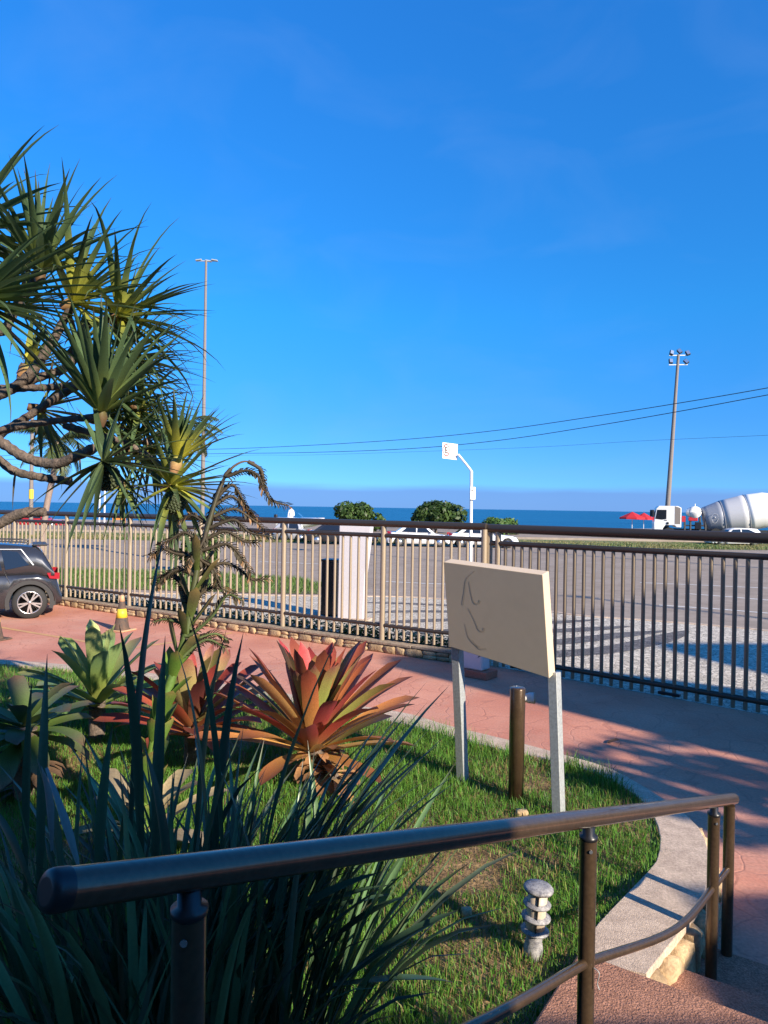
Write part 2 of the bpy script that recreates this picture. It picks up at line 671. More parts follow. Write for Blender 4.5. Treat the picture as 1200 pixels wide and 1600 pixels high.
MT = dict(
    plaza=plaza_mat(), sea=sea_mat(),
    mosaic_w=mosaic_mat('white_stone_mosaic', (.58, .52, .43)),
    mosaic_b=mosaic_mat('dark_stone_mosaic', (.17, .16, .16)),
    asphalt=mat('worn_asphalt', (.265, .215, .175), .95, var=.12, vs_=.35, bump=.3, bs=60, col2=(.33, .275, .23), detail=9, spec=.05),
    paint_w=mat('road_paint', (.75, .74, .70), .7, var=.1, vs_=3),
    paint_y=mat('yellow_line_paint', (.62, .36, .13), .7, var=.15, vs_=3, col2=(.50, .27, .13)),
    concrete=mat('curb_concrete', (.60, .47, .36), .9, var=.22, vs_=9, bump=.4, bs=160, col2=(.43, .33, .255), spec=.1),
    granite=mat('speckled_brown_granite', (.42, .215, .145), .8, var=.42, vs_=15, bump=.6, bs=110, col2=(.30, .15, .10), spec=.1),
    soil=mat('lawn_soil', (.15, .095, .05), .95, var=.3, vs_=5, bump=.7, bs=50, col2=(.30, .20, .10), spec=.1),
    sand=mat('beach_sand', (.50, .42, .31), .9, var=.1, vs_=1),
    verge=mat('verge_earth', (.10, .14, .035), .9, var=.25, vs_=.4, col2=(.20, .17, .07), bump=.4, bs=6),
    stone=mat('ochre_field_stone', (.50, .36, .20), .85, var=.25, vs_=9, bump=.6, bs=30, col2=(.33, .22, .12), objrand=.22),
    mortar=mat('wall_mortar', (.26, .20, .145), .9, var=.2, vs_=8, bump=.4, bs=60),
    bronze=mat('bronze_anodised_tube', (.080, .050, .028), .28, .45, var=.16, vs_=11, spec=.55, coat=.5, col2=(.098, .064, .038), bump=.05, bs=35),
    bronze_fence=mat('bronze_fence_paint', (.35, .28, .195), .45, .25, var=.06, vs_=8),
    bronze_gate=mat('bronze_gate_paint', (.235, .185, .13), .40, .35, var=.06, vs_=8),
    bronze_rail=mat('dark_bronze_rail_paint', (.075, .058, .045), .40, .45, var=.06, vs_=8),
    blackplastic=mat('black_plastic', (.012, .012, .014), .35),
    rubber=mat('tyre_rubber', (.018, .018, .018), .75),
    cream=mat('cream_sign_panel', (.61, .485, .35), .6, var=.02, vs_=2, col2=(.585, .465, .335), spec=.2),
    cream_mark=mat('sign_mark_tone', (.42, .38, .30), .5),
    steel_grey=mat('galvanised_grey', (.36, .38, .38), .5, .25, var=.18, vs_=9),
    white=mat('white_paint', (.80, .79, .76), .45, var=.04, vs_=6),
    lilacwhite=mat('white_totem_paint', (.56, .525, .545), .55, var=.03, vs_=3),
    lampwhite=mat('aged_white_plastic', (.50, .41, .31), .5, var=.12, vs_=25),
    lampgrey=mat('weathered_grey_metal', (.09, .09, .11), .6, var=.4, vs_=26, col2=(.36, .35, .34)),
    polegrey=mat('concrete_pole', (.20, .17, .15), .8, var=.12, vs_=2),
    coping=mat('weathered_coping', (.36, .28, .20), .9, var=.3, vs_=6, bump=.4, bs=60, col2=(.24, .19, .14), spec=.1),
    brick=mat('red_brick_plinth', (.40, .13, .08), .8, var=.2, vs_=9, bump=.3),
    glass=mat('dark_car_glass', (.012, .015, .022), .04, spec=.7),
    suv=mat('dark_grey_car_paint', (.035, .037, .045), .25, .35, coat=1.0),
    cladding=mat('black_car_cladding', (.022, .022, .024), .6),
    trimgrey=mat('satin_trim', (.30, .31, .33), .35, .8),
    chrome=mat('bright_trim', (.65, .66, .68), .25, .9),
    tail=mat('red_lamp_lens', (.30, .015, .025), .2, coat=.6),
    carwhite=mat('white_car_paint', (.80, .80, .81), .25, coat=.8),
    cardark=mat('dark_blue_car_paint', (.02, .022, .03), .2, coat=.8),
    carsilver=mat('silver_car_paint', (.42, .43, .47), .3, .3, coat=.6),
    carred=mat('red_car_paint', (.45, .025, .03), .35, coat=.6),
    truckwhite=mat('truck_white_paint', (.72, .71, .69), .4, coat=.3, var=.05, vs_=2),
    drum1=mat('drum_light_grey', (.46, .46, .47), .45, var=.05, vs_=2),
    drum2=mat('drum_grey', (.25, .27, .31), .45, var=.05, vs_=2),
    redfab=mat('red_canvas', (.55, .025, .035), .8, trans=.2),
    orange=mat('orange_plastic', (.62, .20, .03), .5),
    conegrey=mat('worn_cone_rubber', (.05, .042, .038), .8, var=.2, vs_=12, col2=(.13, .075, .045)),
    coneyel=mat('yellow_cone_band', (.75, .52, .04), .5, var=.1, vs_=15),
    coneorg=mat('faded_orange_cone', (.62, .34, .17), .7, var=.2, vs_=14, col2=(.42, .27, .17)),
    cable=mat('black_cable', (.012, .012, .015), .7),
    bark=mat('pandanus_bark', (.17, .125, .095), .9, var=.35, vs_=9, bump=.7, bs=35, col2=(.06, .05, .043)),
    barkpalm=mat('palm_bark', (.26, .19, .15), .9, var=.25, vs_=6, bump=.5),
    leaf=mat('leaf_surface', attr=True, rough=.45, spec=.3, trans=.24, objrand=.22, var=.22, vs_=9, stretch=(3, 3, 1)),
    leafdry=mat('dry_leaf_surface', attr=True, rough=.75, trans=.15, objrand=.2, var=.2, vs_=10),
    flax=mat('flax_leaf_surface', attr=True, rough=.36, trans=.10, objrand=.25, var=.08, vs_=10),
    grass=mat('grass_blade', attr=True, rough=.55, trans=.30),
    stem=mat('stem_surface', attr=True, rough=.5, var=.15, vs_=14),
    fruit=mat('pandanus_fruit', (.045, .06, .025), .6, var=.2, vs_=20),
    skin=mat('skin', (.34, .19, .13), .6), cloth=mat('white_cloth', (.75, .75, .75), .8), hair=mat('dark_hair', (.012, .01, .009), .7),
    wall=mat('building_plaster', (.36, .31, .25), .8, var=.06, vs_=1.5), roof=mat('roof_tile_clay', (.34, .14, .08), .8, var=.2, vs_=6),
    signred=mat('sign_red', (.50, .02, .03), .5), signblack=mat('sign_black', (.02, .02, .02), .5), signgrey=mat('sign_grey_print', (.33, .30, .26), .5),
)

# ================================================================== SETTING
def sheet(name, pts, z, m, kind='structure', **k):
    mb = MB()
    mb.add([vec(p, z) for p in pts], [tuple(range(len(pts)))])
    o = mb.build(name, m, kind=kind, **k)
    me = o.data
    if me.polygons[0].normal.z < 0:
        me.flip_normals()
    return o


def gridded(name, x0, x1, y0, y1, nx, ny, zf, m, kind='structure'):
    mb = MB()
    vs = []
    for j in range(ny + 1):
        for i in range(nx + 1):
            x, y = lerp(x0, x1, i / nx), lerp(y0, y1, j / ny)
            vs.append((x, y, zf(x, y)))
    fs = [(j * (nx + 1) + i, j * (nx + 1) + i + 1, (j + 1) * (nx + 1) + i + 1, (j + 1) * (nx + 1) + i) for j in range(ny) for i in range(nx)]
    mb.add(vs, fs, None, True)
    return mb.build(name, m, kind=kind)


# fence and gate lines
def fl(x):
    return 12.88 - 0.632 * x                     # fence centre line, y for x


GA, GB = Vector((1.78, 11.84, 0)), Vector((5.02, 9.15, 0))
GD = (GB - GA).normalized()

# ground: plaza (camera side), road sheet to the shore
sheet('road', [(-160, 8), (160, -60), (160, 108), (-160, 108)], -.012, MT['asphalt'])
fA, fB = Vector((-30, fl(-30), 0)), Vector((1.75, fl(1.75), 0))
gEnd = GA + GD * 14
plaza_pts = [(-30, -20), (28, -20), (28, gEnd.y - 9), (gEnd.x, gEnd.y), (1.80, 11.80), (fB.x, fB.y), (fA.x, fA.y)]
sheet('plaza', plaza_pts, 0.0, MT['plaza'])
# sidewalk outside the fence (white mosaic), dark wavy bands inlaid
kerb_img = [(-700, 930), (-300, 928), (0, 924), (250, 927), (500, 931), (650, 933), (800, 947), (900, 961), (1000, 968), (1200, 985), (1500, 1020)]
kerb_w = [G(u, v) for u, v in kerb_img]
kerb_s = smooth_path([vec(p, 0) for p in kerb_w], 6)
inner = resample([vec((fA.x, fA.y + .02), 0), vec((fB.x, fB.y + .02), 0), vec((GA.x + .02, GA.y + .02), 0), vec((gEnd.x, gEnd.y + .02), 0)], 60)
outer = resample(kerb_s, 60)
mb = MB()
mb.add([vec(p, -.006) for p in inner] + [vec(p, -.006) for p in outer], [(i, i + 1, 61 + i, 60 + i) for i in range(59)])
mb.build('sidewalk', MT['mosaic_w'], kind='structure')
# pavement bands: curved dark stripes seen through the fence
bands = [
    [(560, 941), (640, 943), (720, 947), (800, 952)],
    [(560, 957), (640, 955), (730, 956), (840, 961)],
    [(540, 975), (650, 970), (740, 968), (850, 972), (935, 968)],
    [(600, 992), (720, 985), (830, 986), (900, 984), (985, 978)],
    [(640, 1012), (760, 1004), (870, 1003), (960, 993), (1040, 985)],
    [(720, 1030), (860, 1022), (950, 1015), (1025, 1000), (1075, 985)],
]
for bi, b in enumerate(bands):
    path = resample(smooth_path([vec(G(u, v), 0) for u, v in b], 5), 26)
    mb = MB()
    vs = []
    for i, p in enumerate(path):
        w = (.17 + .02 * bi) * math.sqrt(max(.02, min(1, i / 6, (25 - i) / 5)))
        q = path[min(i + 1, 25)] - path[max(i - 1, 0)]
        nrm = Vector((-q.y, q.x, 0)).normalized()
        vs += [vec(p - nrm * w, -.002), vec(p + nrm * w, -.002)]
    mb.add(vs, [(2 * i, 2 * i + 1, 2 * i + 3, 2 * i + 2) for i in range(25)])
    o = mb.build('pavement_band', MT['mosaic_b'], kind='structure')
    if o.data.polygons[0].normal.z < 0:
        o.data.flip_normals()
# kerb stone along the sidewalk
mb = MB()
kp = resample(kerb_s, 60)
rings = []
for i, p in enumerate(kp):
    q = kp[min(i + 1, 59)] - kp[max(i - 1, 0)]
    nrm = Vector((-q.y, q.x, 0)).normalized()
    rings.append([vec(p - nrm * .07, -.02), vec(p - nrm * .07, .012), vec(p + nrm * .07, .012), vec(p + nrm * .07, -.02)])
mb.loft(rings, smooth=False)
mb.build('kerb', MT['concrete'], kind='structure')

# near grass patch behind the fence on the left, with a little kerb
gp = [(90, 918), (250, 922), (420, 927), (497, 928), (503, 914), (470, 904), (360, 898), (250, 893), (110, 890), (-60, 885), (-300, 880), (-300, 915)]
gpw = [vec(G(u, v), 0) for u, v in gp]
sheet('traffic_island', gpw, .004, MT['verge'])


def pip(x, y, poly):
    poly = np.array([(p[0], p[1]) for p in poly])
    ins = np.zeros(len(x), bool)
    j = len(poly) - 1
    for i in range(len(poly)):
        xi, yi = poly[i]
        xj, yj = poly[j]
        c = ((yi > y) != (yj > y)) & (x < (xj - xi) * (y - yi) / (yj - yi + 1e-12) + xi)
        ins ^= c
        j = i
    return ins


def blades(name, xs, ys, zs, hs, ws, cols, m, lean=.35, parent=None):
    """numpy grass: one mesh, each blade a bent 3-triangle strip"""
    n = len(xs)
    az = rng.uniform(0, 2 * np.pi, n)
    la = rng.uniform(0, 2 * np.pi, n)
    ln = np.abs(rng.normal(0, lean, n))
    dx, dy = np.cos(az) * ws / 2, np.sin(az) * ws / 2
    lx, ly = np.cos(la) * ln * hs, np.sin(la) * ln * hs
    V = np.zeros((n, 5, 3), np.float32)
    V[:, 0] = np.stack([xs - dx, ys - dy, zs], 1)
    V[:, 1] = np.stack([xs + dx, ys + dy, zs], 1)
    V[:, 2] = np.stack([xs - dx * .8 + lx * .35, ys - dy * .8 + ly * .35, zs + hs * .55], 1)
    V[:, 3] = np.stack([xs + dx * .8 + lx * .35, ys + dy * .8 + ly * .35, zs + hs * .55], 1)
    V[:, 4] = np.stack([xs + lx, ys + ly, zs + hs * (1 - .25 * np.minimum(ln, 1.5))], 1)
    base = (np.arange(n) * 5)[:, None]
    tri = (base[:, None, :] + np.array([[0, 1, 3], [0, 3, 2], [2, 3, 4]])[None]).reshape(-1, 3)
    me = bpy.data.meshes.new(name)
    me.vertices.add(n * 5)
    me.vertices.foreach_set('co', V.reshape(-1))
    me.loops.add(tri.size)
    me.loops.foreach_set('vertex_index', tri.reshape(-1).astype(np.int32))
    me.polygons.add(len(tri))
    me.polygons.foreach_set('loop_start', (np.arange(len(tri)) * 3).astype(np.int32))
    me.polygons.foreach_set('use_smooth', np.ones(len(tri), bool))
    ca = me.color_attributes.new('Col', 'FLOAT_COLOR', 'POINT')
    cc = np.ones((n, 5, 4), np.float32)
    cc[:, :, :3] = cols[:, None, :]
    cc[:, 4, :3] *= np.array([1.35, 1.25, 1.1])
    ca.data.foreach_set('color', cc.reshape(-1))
    me.materials.append(m)
    me.update(calc_edges=True)
    return link(name, me, parent, 'stuff', None)


def field(x, y, s):
    return np.array([noise.noise(Vector((a * s, b * s, 1.7))) for a, b in zip(x, y)])


# verge beyond the road, beach, sea
gridded('grass_verge', -150, 150, 50, 74, 120, 10, lambda x, y: .0 + .12 * math.sin(math.pi * min(1, max(0, (y - 50) / 24))) + .05 * noise.noise(Vector((x * .2, y * .2, 0))) - (.02 if y < 50.1 else 0), MT['verge'])
mb = MB()
pr = [(-150, 62.5), (150, 57.5), (150, 69), (-150, 72)]
mb.add([vec(p, -.05) for p in pr] + [vec(p, .30) for p in pr], [(3, 2, 1, 0), (4, 5, 6, 7), (0, 1, 5, 4), (1, 2, 6, 5), (2, 3, 7, 6), (3, 0, 4, 7)])
mb.build('seafront_road', MT['asphalt'], kind='structure')
gridded('beach', -400, 400, 100, 190, 60, 24, lambda x, y: -.05 - 3.6 * max(0, (y - 112) / 78) + .1 * noise.noise(Vector((x * .1, y * .1, 3))), MT['sand'])
sheet('sea', [(-30000, 140), (30000, 140), (30000, 40000), (-30000, 40000)], -3.0, MT['sea'])

# lane lines on the road
def line_strip(name, img, w, z, m):
    p = [vec(G(u, v), 0) for u, v in img]
    mb = MB()
    vs = []
    for i, q in enumerate(p):
        t = p[min(i + 1, len(p) - 1)] - p[max(i - 1, 0)]
        nrm = Vector((-t.y, t.x, 0)).normalized()
        vs += [vec(q - nrm * w / 2, z), vec(q + nrm * w / 2, z)]
    mb.add(vs, [(2 * i, 2 * i + 1, 2 * i + 3, 2 * i + 2) for i in range(len(p) - 1)])
    o = mb.build(name, m, kind='structure')
    if o.data.polygons[0].normal.z < 0:
        o.data.flip_normals()


for im in ([(1000, 910), (1100, 914), (1230, 920)], [(1070, 927), (1140, 932), (1230, 940)], [(1030, 945), (1120, 951), (1230, 960)],
           [(405, 877), (500, 881), (560, 884)], [(600, 908), (660, 911), (720, 913)], [(440, 908), (500, 911)]):
    line_strip('lane_line', im, .11, -.006, MT['paint_w'])
for im in ([(-60, 970), (10, 982), (100, 997), (190, 1012)], [(196, 1014), (290, 1001), (362, 989)]):
    line_strip('parking_line', im, .10, .004, MT['paint_y'])

# ------------------------------------------------------------------ lawn, curb
LZ = .30
grass_img = [(-150, 1028), (0, 1037), (200, 1056), (420, 1092), (560, 1118), (640, 1133), (700, 1150), (760, 1165), (850, 1185), (930, 1207), (1000, 1247), (1028, 1290), (1030, 1330), (1015, 1358), (930, 1447), (902, 1497)]
outer_img = [(-150, 1020), (0, 1030), (200, 1047), (420, 1079), (560, 1102), (640, 1115), (700, 1133), (800, 1157), (900, 1184), (960, 1203), (1040, 1250), (1090, 1290), (1108, 1335), (1105, 1380), (1088, 1422), (1010, 1522)]
gin = resample(smooth_path([G(u, v, LZ) for u, v in grass_img], 5), 70)
gout = resample(smooth_path([G(u, v, LZ) for u, v in outer_img], 5), 70)
NA, NB_ = vec(G(935, 1497, .34), 0), vec(G(1180, 1588, .34), 0)
SN = (NB_ - NA).normalized()
ST = Vector((-SN.y, SN.x, 0))
A0 = NA - SN * .10                               # left end of the nosing of tread A
0 and print('STAIR', SN, ST, A0, (vec(G(1029, 1504, .17), 0) - A0).dot(ST), (vec(G(1200, 1560, .17), 0) - A0).dot(ST), (vec(G(1029, 1504, .17), 0) - A0).dot(SN))
lawn_poly = [vec(p, 0) for p in gin] + [A0 - SN * .002, A0 - ST * 3.6 - SN * .002, Vector((-10, .2, 0)), Vector((-10, gin[0].y, 0))]
sheet('lawn_ground', lawn_poly, LZ - .035, MT['soil'])

curb = bpy.data.objects.new('garden_curb', None)
C.objects.link(curb)
tag(curb, 'low curved concrete garden curb with ochre stones below its edge beside the steps', 'curb')
mb = MB()
rings = []
for i, (a, b) in enumerate(zip(gin, gout)):
    rings.append([vec(a, LZ - .06), vec(a, LZ), vec(b, LZ), vec(b, LZ - .055)])
mb.loft(rings, smooth=False)
bevel(mb.build('coping', MT['concrete'], curb), .006, 2)
mb = MB()
rings = []
for a, b in zip(gin, gout):
    d = (b - a).normalized() * .035
    rings.append([vec(a, -.02), vec(a, LZ - .062), vec(b - d, LZ - .058), vec(b - d, -.02)])
mb.loft(rings, smooth=False)
mb.build('core', MT['mortar'], curb)


def stone_mesh(L, H, D, seed, k=3):
    """rounded irregular block, L along x, D along y, H along z"""
    bm = bmesh.new()
    bmesh.ops.create_cube(bm, size=1)
    bmesh.ops.subdivide_edges(bm, edges=bm.edges[:], cuts=2, use_grid_fill=True)
    for v in bm.verts:
        n_ = v.co.normalized() * .62
        v.co = v.co.lerp(n_, .45)
        o = noise.noise_vector(v.co * 1.9 + Vector((seed * 7.1, seed * 3.3, 0))) * .20
        v.co += o
        v.co = Vector((v.co.x * L, v.co.y * D, v.co.z * H))
    for f in bm.faces:
        f.smooth = True
    me = bpy.data.meshes.new('stone')
    bm.to_mesh(me)
    bm.free()
    me.materials.append(MT['stone'])
    return me


def put_stone(p, ang, L, H, D, par, seed):
    o = bpy.data.objects.new('stone', stone_mesh(L, H, D, seed))
    C.objects.link(o)
    o.parent = par
    o.location = p
    o.rotation_euler = (0, 0, ang)
    return o


seg = gout[36:]
ds = 0
i = 69
sd = 0
pos = 69.0
while pos > 34:
    a, b = gout[int(pos)], gout[max(0, int(pos) - 1)]
    q = a - b
    nrm = (gout[int(pos)] - gin[int(pos)]).normalized()
    L = random.uniform(.11, .21)
    stp = (gout[69] - gout[68]).length
    c = a - nrm * .035 - q.normalized() * (L * .5)
    hh = LZ - .06
    if random.random() < .6:
        put_stone(vec(c, hh * .5), math.atan2(q.y, q.x), L * 1.16, hh * 1.06, .19, curb, sd)
    else:
        put_stone(vec(c, hh * .27), math.atan2(q.y, q.x), L * 1.14, hh * .58, .18, curb, sd)
        put_stone(vec(c, hh * .76), math.atan2(q.y, q.x), L * 1.16, hh * .58, .18, curb, sd + 50)
    sd += 1
    pos -= L / stp

# ------------------------------------------------------------------ stairs
st = bpy.data.objects.new('stairs', None)
C.objects.link(st)
tag(st, kind='structure')
Bp = (vec(G(1100, 1524, .17), 0) - A0).dot(ST)
W_ST = 5.0
levels = [(.34, .0, -1.02), (.51, -1.02, -1.6), (.68, -1.6, -2.2), (.85, -2.2, -2.8), (1.02, -2.8, -6.4)]
for z, a, b in levels:
    mb = MB()
    p0, p1 = A0 + ST * a, A0 + ST * b
    xs = [vec(p0, 0), vec(p0 + SN * W_ST, 0), vec(p1 + SN * W_ST, 0), vec(p1, 0)]
    mb.add([vec(p, -.02) for p in xs] + [vec(p, z) for p in xs], [(0, 1, 2, 3), (7, 6, 5, 4), (0, 4, 5, 1), (1, 5, 6, 2), (2, 6, 7, 3), (3, 7, 4, 0)])
    o = mb.build('step', MT['granite'], st)
    bevel(o, .012, 2)
for z, a, b, off in ((.17, Bp, .004, .42), (.028, Bp + .55, Bp + .004, .30)):
    mb = MB()
    p0, p1 = A0 + ST * a, A0 + ST * b
    xs = [vec(p0 + SN * off, 0), vec(p0 + SN * W_ST, 0), vec(p1 + SN * W_ST, 0), vec(p1 + SN * (off - .16 if z > .1 else off), 0)]
    mb.add([vec(p, -.02) for p in xs] + [vec(p, z) for p in xs], [(0, 1, 2, 3), (7, 6, 5, 4), (0, 4, 5, 1), (1, 5, 6, 2), (2, 6, 7, 3), (3, 7, 4, 0)])
    bevel(mb.build('step', MT['granite'], st), .01, 2)

# ------------------------------------------------------------------ unseen building behind the camera, added and shaped to cast shade
bld = thing('shade_building', 'unseen plastered building blocks behind the camera, added and shaped to cast shade', 'building', (0, -3, 0))


def wallbox(x0, x1, y0, y1, z0, z1, name='wall', m='wall'):
    mb = MB()
    mb.box(((x0 + x1) / 2, (y0 + y1) / 2, (z0 + z1) / 2), (x1 - x0, y1 - y0, z1 - z0))
    return mb.build(name, MT[m], bld)


wallbox(-16, 5.2, -9, -3, 0, 6.9)
wallbox(-16.2, 5.4, -9.2, -2.8, 6.9, 7.05, 'roof', 'roof')
wallbox(5.2, 8.1, -7, -3, 0, 4.08)
wallbox(8.72, 11.2, -4.2, -3, 0, 4.78)
mb = MB()
mb.prism([(14.3, 0), (14.3, 9.3), (16.2, 9.35), (18.4, 7.7), (18.4, 0)], .8, lambda v: v + Vector((0, -3.2, 0)))  # thin slab, outline shaped for the shade edge on the gate
mb.build('wall', MT['wall'], bld)
mb = MB()
mb.prism([(20.3, 0), (20.3, 9.1), (21.2, 10.3), (27, 10.5), (27, 0)], .8, lambda v: v + Vector((0, -3.2, 0)))  # second thin slab, shaped to shade the outer pavement
mb.build('wall', MT['wall'], bld)
for wx in range(-14, 4, 3):
    mb = MB()
    mb.box((wx, -2.985, 3.2), (1.6, .05, 1.6))
    f = mb.build('window', MT['white'], bld)
    mb = MB()
    mb.box((wx, -2.965, 3.2), (1.4, .03, 1.4))
    mb.build('pane', MT['glass'], f)
tp = thing('lamp_pole', 'slim grey pole standing out of view beyond the added building', 'pole', (26.5, -3.9, 0))
MB().tube([(28.5, -2.6, 0), (28.5, -2.6, 14.6)], [.12, .09], 10).build('pole', MT['polegrey'], tp)
MB().box((28.5, -2.6, 14.7), (.8, .2, .12)).build('lamp_head', MT['steel_grey'], tp)


def crown(name, c, r, n, size, cols, m, parent, flat=1.0, clump=7, seed=0):
    """leaf-quad crown: clumps of leaf-sized faces through the volume"""
    rg = np.random.default_rng(seed)
    mb = MB()
    cl = []
    for i in range(clump):
        v = rg.normal(0, 1, 3)
        v /= np.linalg.norm(v)
        v[2] = abs(v[2]) * .9 - .1
        cl.append((np.array(c) + v * np.array(r) * rg.uniform(.40, .80), rg.uniform(.20, .52)))
    for i in range(n):
        cc, k = cl[i % clump]
        v = rg.normal(0, 1, 3)
        v /= np.linalg.norm(v)
        p = cc + v * np.array(r) * k * rg.uniform(.55, 1.05) ** .5
        if p[2] < c[2] - r[2] * flat:
            continue
        d = Vector(v + rg.normal(0, .5, 3)).normalized()
        s_ = Vector(d.cross(Vector(rg.normal(0, 1, 3)))).normalized()
        t_ = d.cross(s_)
        L = size * rg.uniform(.6, 1.3)
        p = Vector(p)
        q = [p - t_ * L * .5, p + s_ * L * .28, p + t_ * L * .5, p - s_ * L * .28]
        col = cols[rg.integers(len(cols))]
        kk = rg.uniform(.75, 1.25)
        mb.add(q, [(0, 1, 2, 3)], tuple(x * kk for x in col))
    return mb.build(name, m, parent)


tr = thing('shade_tree', 'unseen loose leafy tree added beside the shade building to dapple the light', 'tree', (12.0, -2.2, 0))  # unseen tree, added so its crown breaks up the sunlight
MB().tube(smooth_path([(12.0, -2.2, 0), (12.1, -2.3, 1.8), (11.8, -2.2, 3.4), (12, -2.3, 5.2)], 4), [.16] * 9 + [.12, .1, .08, .05], 8).build('trunk', MT['bark'], tr)
crown('crown', (11.9, -2.3, 5.2), (2.1, 1.2, 1.3), 520, .32, [(.05, .10, .02), (.07, .12, .03)], MT['leaf'], tr, seed=3, clump=9)
tr2 = thing('dapple_tree', 'unseen small airy tree added to dapple the shade near the steps', 'tree', (9.7, -2.4, 0))  # unseen too, crown placed for dapples by the steps
MB().tube(smooth_path([(9.7, -2.4, 0), (9.8, -2.5, 1.6), (9.6, -2.4, 3.0), (9.7, -2.5, 4.2)], 4), [.09] * 9 + [.07, .06, .05, .03], 8).build('trunk', MT['bark'], tr2)
crown('crown', (10.2, -2.0, 5.0), (1.35, .7, .6), 300, .30, [(.05, .10, .02), (.07, .12, .03)], MT['leaf'], tr2, seed=5, clump=8)

# ================================================================== FENCE, WALL, GATE
lw = thing('low_stone_wall', 'low ochre field stone wall with a flat coping under the bronze fence', 'wall', (-4, fl(-4), 0))
fd = Vector((1, -.632, 0)).normalized()
fn = Vector((-.632, -1, 0)).normalized()         # towards the camera
wA, wB = Vector((-11.5, fl(-11.5), 0)), Vector((1.62, fl(1.62), 0))
mb = MB()
mb.bar(vec(wA + fn * .02, .075), vec(wB + fn * .02, .075), .20, .15)
mb.build('core', MT['mortar'], lw)
n_c = 13
for i in range(n_c):
    a, b = wA.lerp(wB, i / n_c) + fd * .006, wA.lerp(wB, (i + 1) / n_c) - fd * .006
    mb = MB()
    mb.bar(vec(a + fn * .03, .178 + random.uniform(-.004, .004)), vec(b + fn * .03, .178 + random.uniform(-.004, .004)), .30, .048)
    bevel(mb.build('coping', MT['coping'], lw), .008, 1)
t, sd = 0.0, 200
tl = (wB - wA).length
while t < tl - .15:
    L = random.uniform(.17, .36)
    p = wA + fd * (t + L / 2) + fn * .11
    hh = .15
    if random.random() < .75:
        put_stone(vec(p - lw.location, .074), math.atan2(fd.y, fd.x), L * 1.0, hh * .98, .12, lw, sd)
    else:
        put_stone(vec(p - lw.location, .038), math.atan2(fd.y, fd.x), L * .98, hh * .5, .12, lw, sd)
        put_stone(vec(p - lw.location, .112), math.atan2(fd.y, fd.x), L * .98, hh * .46, .11, lw, sd + 77)
    t += L
    sd += 1

fence = thing('railing_fence', 'long bronze tube railing fence on the low stone wall left of the gate', 'fence', (-4, fl(-4), 0.2))


def vtube(name, p, z0, z1, r, par, m, n=10):
    return MB().tube([vec(p, z0), vec(p, z1)], r, n).build(name, m, par)


def shared_bar(me, p, par):
    o = bpy.data.objects.new('bar', me)
    C.objects.link(o)
    o.parent = par
    o.location = vec(p, 0) - par.location
    return o


post_x = [1.72 - 2.0 * k for k in range(0, 8)]
post_x = [1.69, 0.0, -2.0, -4.0, -6.0, -8.1, -10.1, -12.1]
for x in post_x:
    vtube('post', Vector((x, fl(x), 0)), .19, 2.28, .052, fence, MT['bronze_fence'], 14)
pA, pB = Vector((-13, fl(-13), 0)), Vector((1.72, fl(1.72), 0))
MB().tube([vec(pA, 2.325), vec(pB, 2.325)], .062, 16).build('top_rail', MT['bronze_rail'], fence)
bm_ = MB().tube([(0, 0, .235), (0, 0, 2.075)], .0255, 8)
bo = bm_.build('bar', MT['bronze_fence'], fence)
bar_me = bo.data
bpy.data.objects.remove(bo)
for x1, x0 in zip(post_x, post_x[1:]):
    a, b = Vector((x0, fl(x0), 0)), Vector((x1, fl(x1), 0))
    MB().tube([vec(a + fd * .05, 2.11), vec(b - fd * .05, 2.11)], .040, 12).build('mid_rail', MT['bronze_rail'], fence)
    MB().tube([vec(a + fd * .05, .47), vec(b - fd * .05, .47)], .036, 12).build('bottom_rail', MT['bronze_rail'], fence)
    nb_ = 12
    for k in range(nb_):
        shared_bar(bar_me, a.lerp(b, (k + 1) / (nb_ + 1)), fence)

gate = thing('sliding_gate', 'wide bronze tube gate with thick top rail on the right', 'gate', GA)
gp1 = GA + GD * .02
vtube('post', GA + Vector((.0, .02, 0)), 0, 2.27, .060, gate, MT['bronze_fence'], 14)
vtube('post', GA + GD * .17, 0, 2.27, .050, gate, MT['bronze_fence'], 14)
GL = 11.0
MB().tube([vec(GA - GD * .05, 2.30), vec(GA + GD * GL, 2.30)], .074, 18).build('top_rail', MT['bronze_rail'], gate)
MB().tube([vec(GA + GD * .06, 2.055), vec(GA + GD * GL, 2.055)], .043, 12).build('mid_rail', MT['bronze_rail'], gate)
MB().tube([vec(GA + GD * .06, .16), vec(GA + GD * GL, .16)], .041, 12).build('bottom_rail', MT['bronze_rail'], gate)
bo = MB().tube([(0, 0, .02), (0, 0, 2.02)], .0285, 10).build('bar', MT['bronze_gate'], gate)
gbar = bo.data
bpy.data.objects.remove(bo)
s_ = .16
while s_ < GL - .1:
    shared_bar(gbar, GA + GD * s_, gate)
    s_ += .152
for s_ in (.62, 2.98, 5.6):
    q = GA + GD * s_
    mb = MB()
    mb.bar(vec(q - GD * .15, .055), vec(q + GD * .15, .055), .08, .045)
    bevel(mb.build('wheel_housing', MT['blackplastic'], gate), .012, 2)

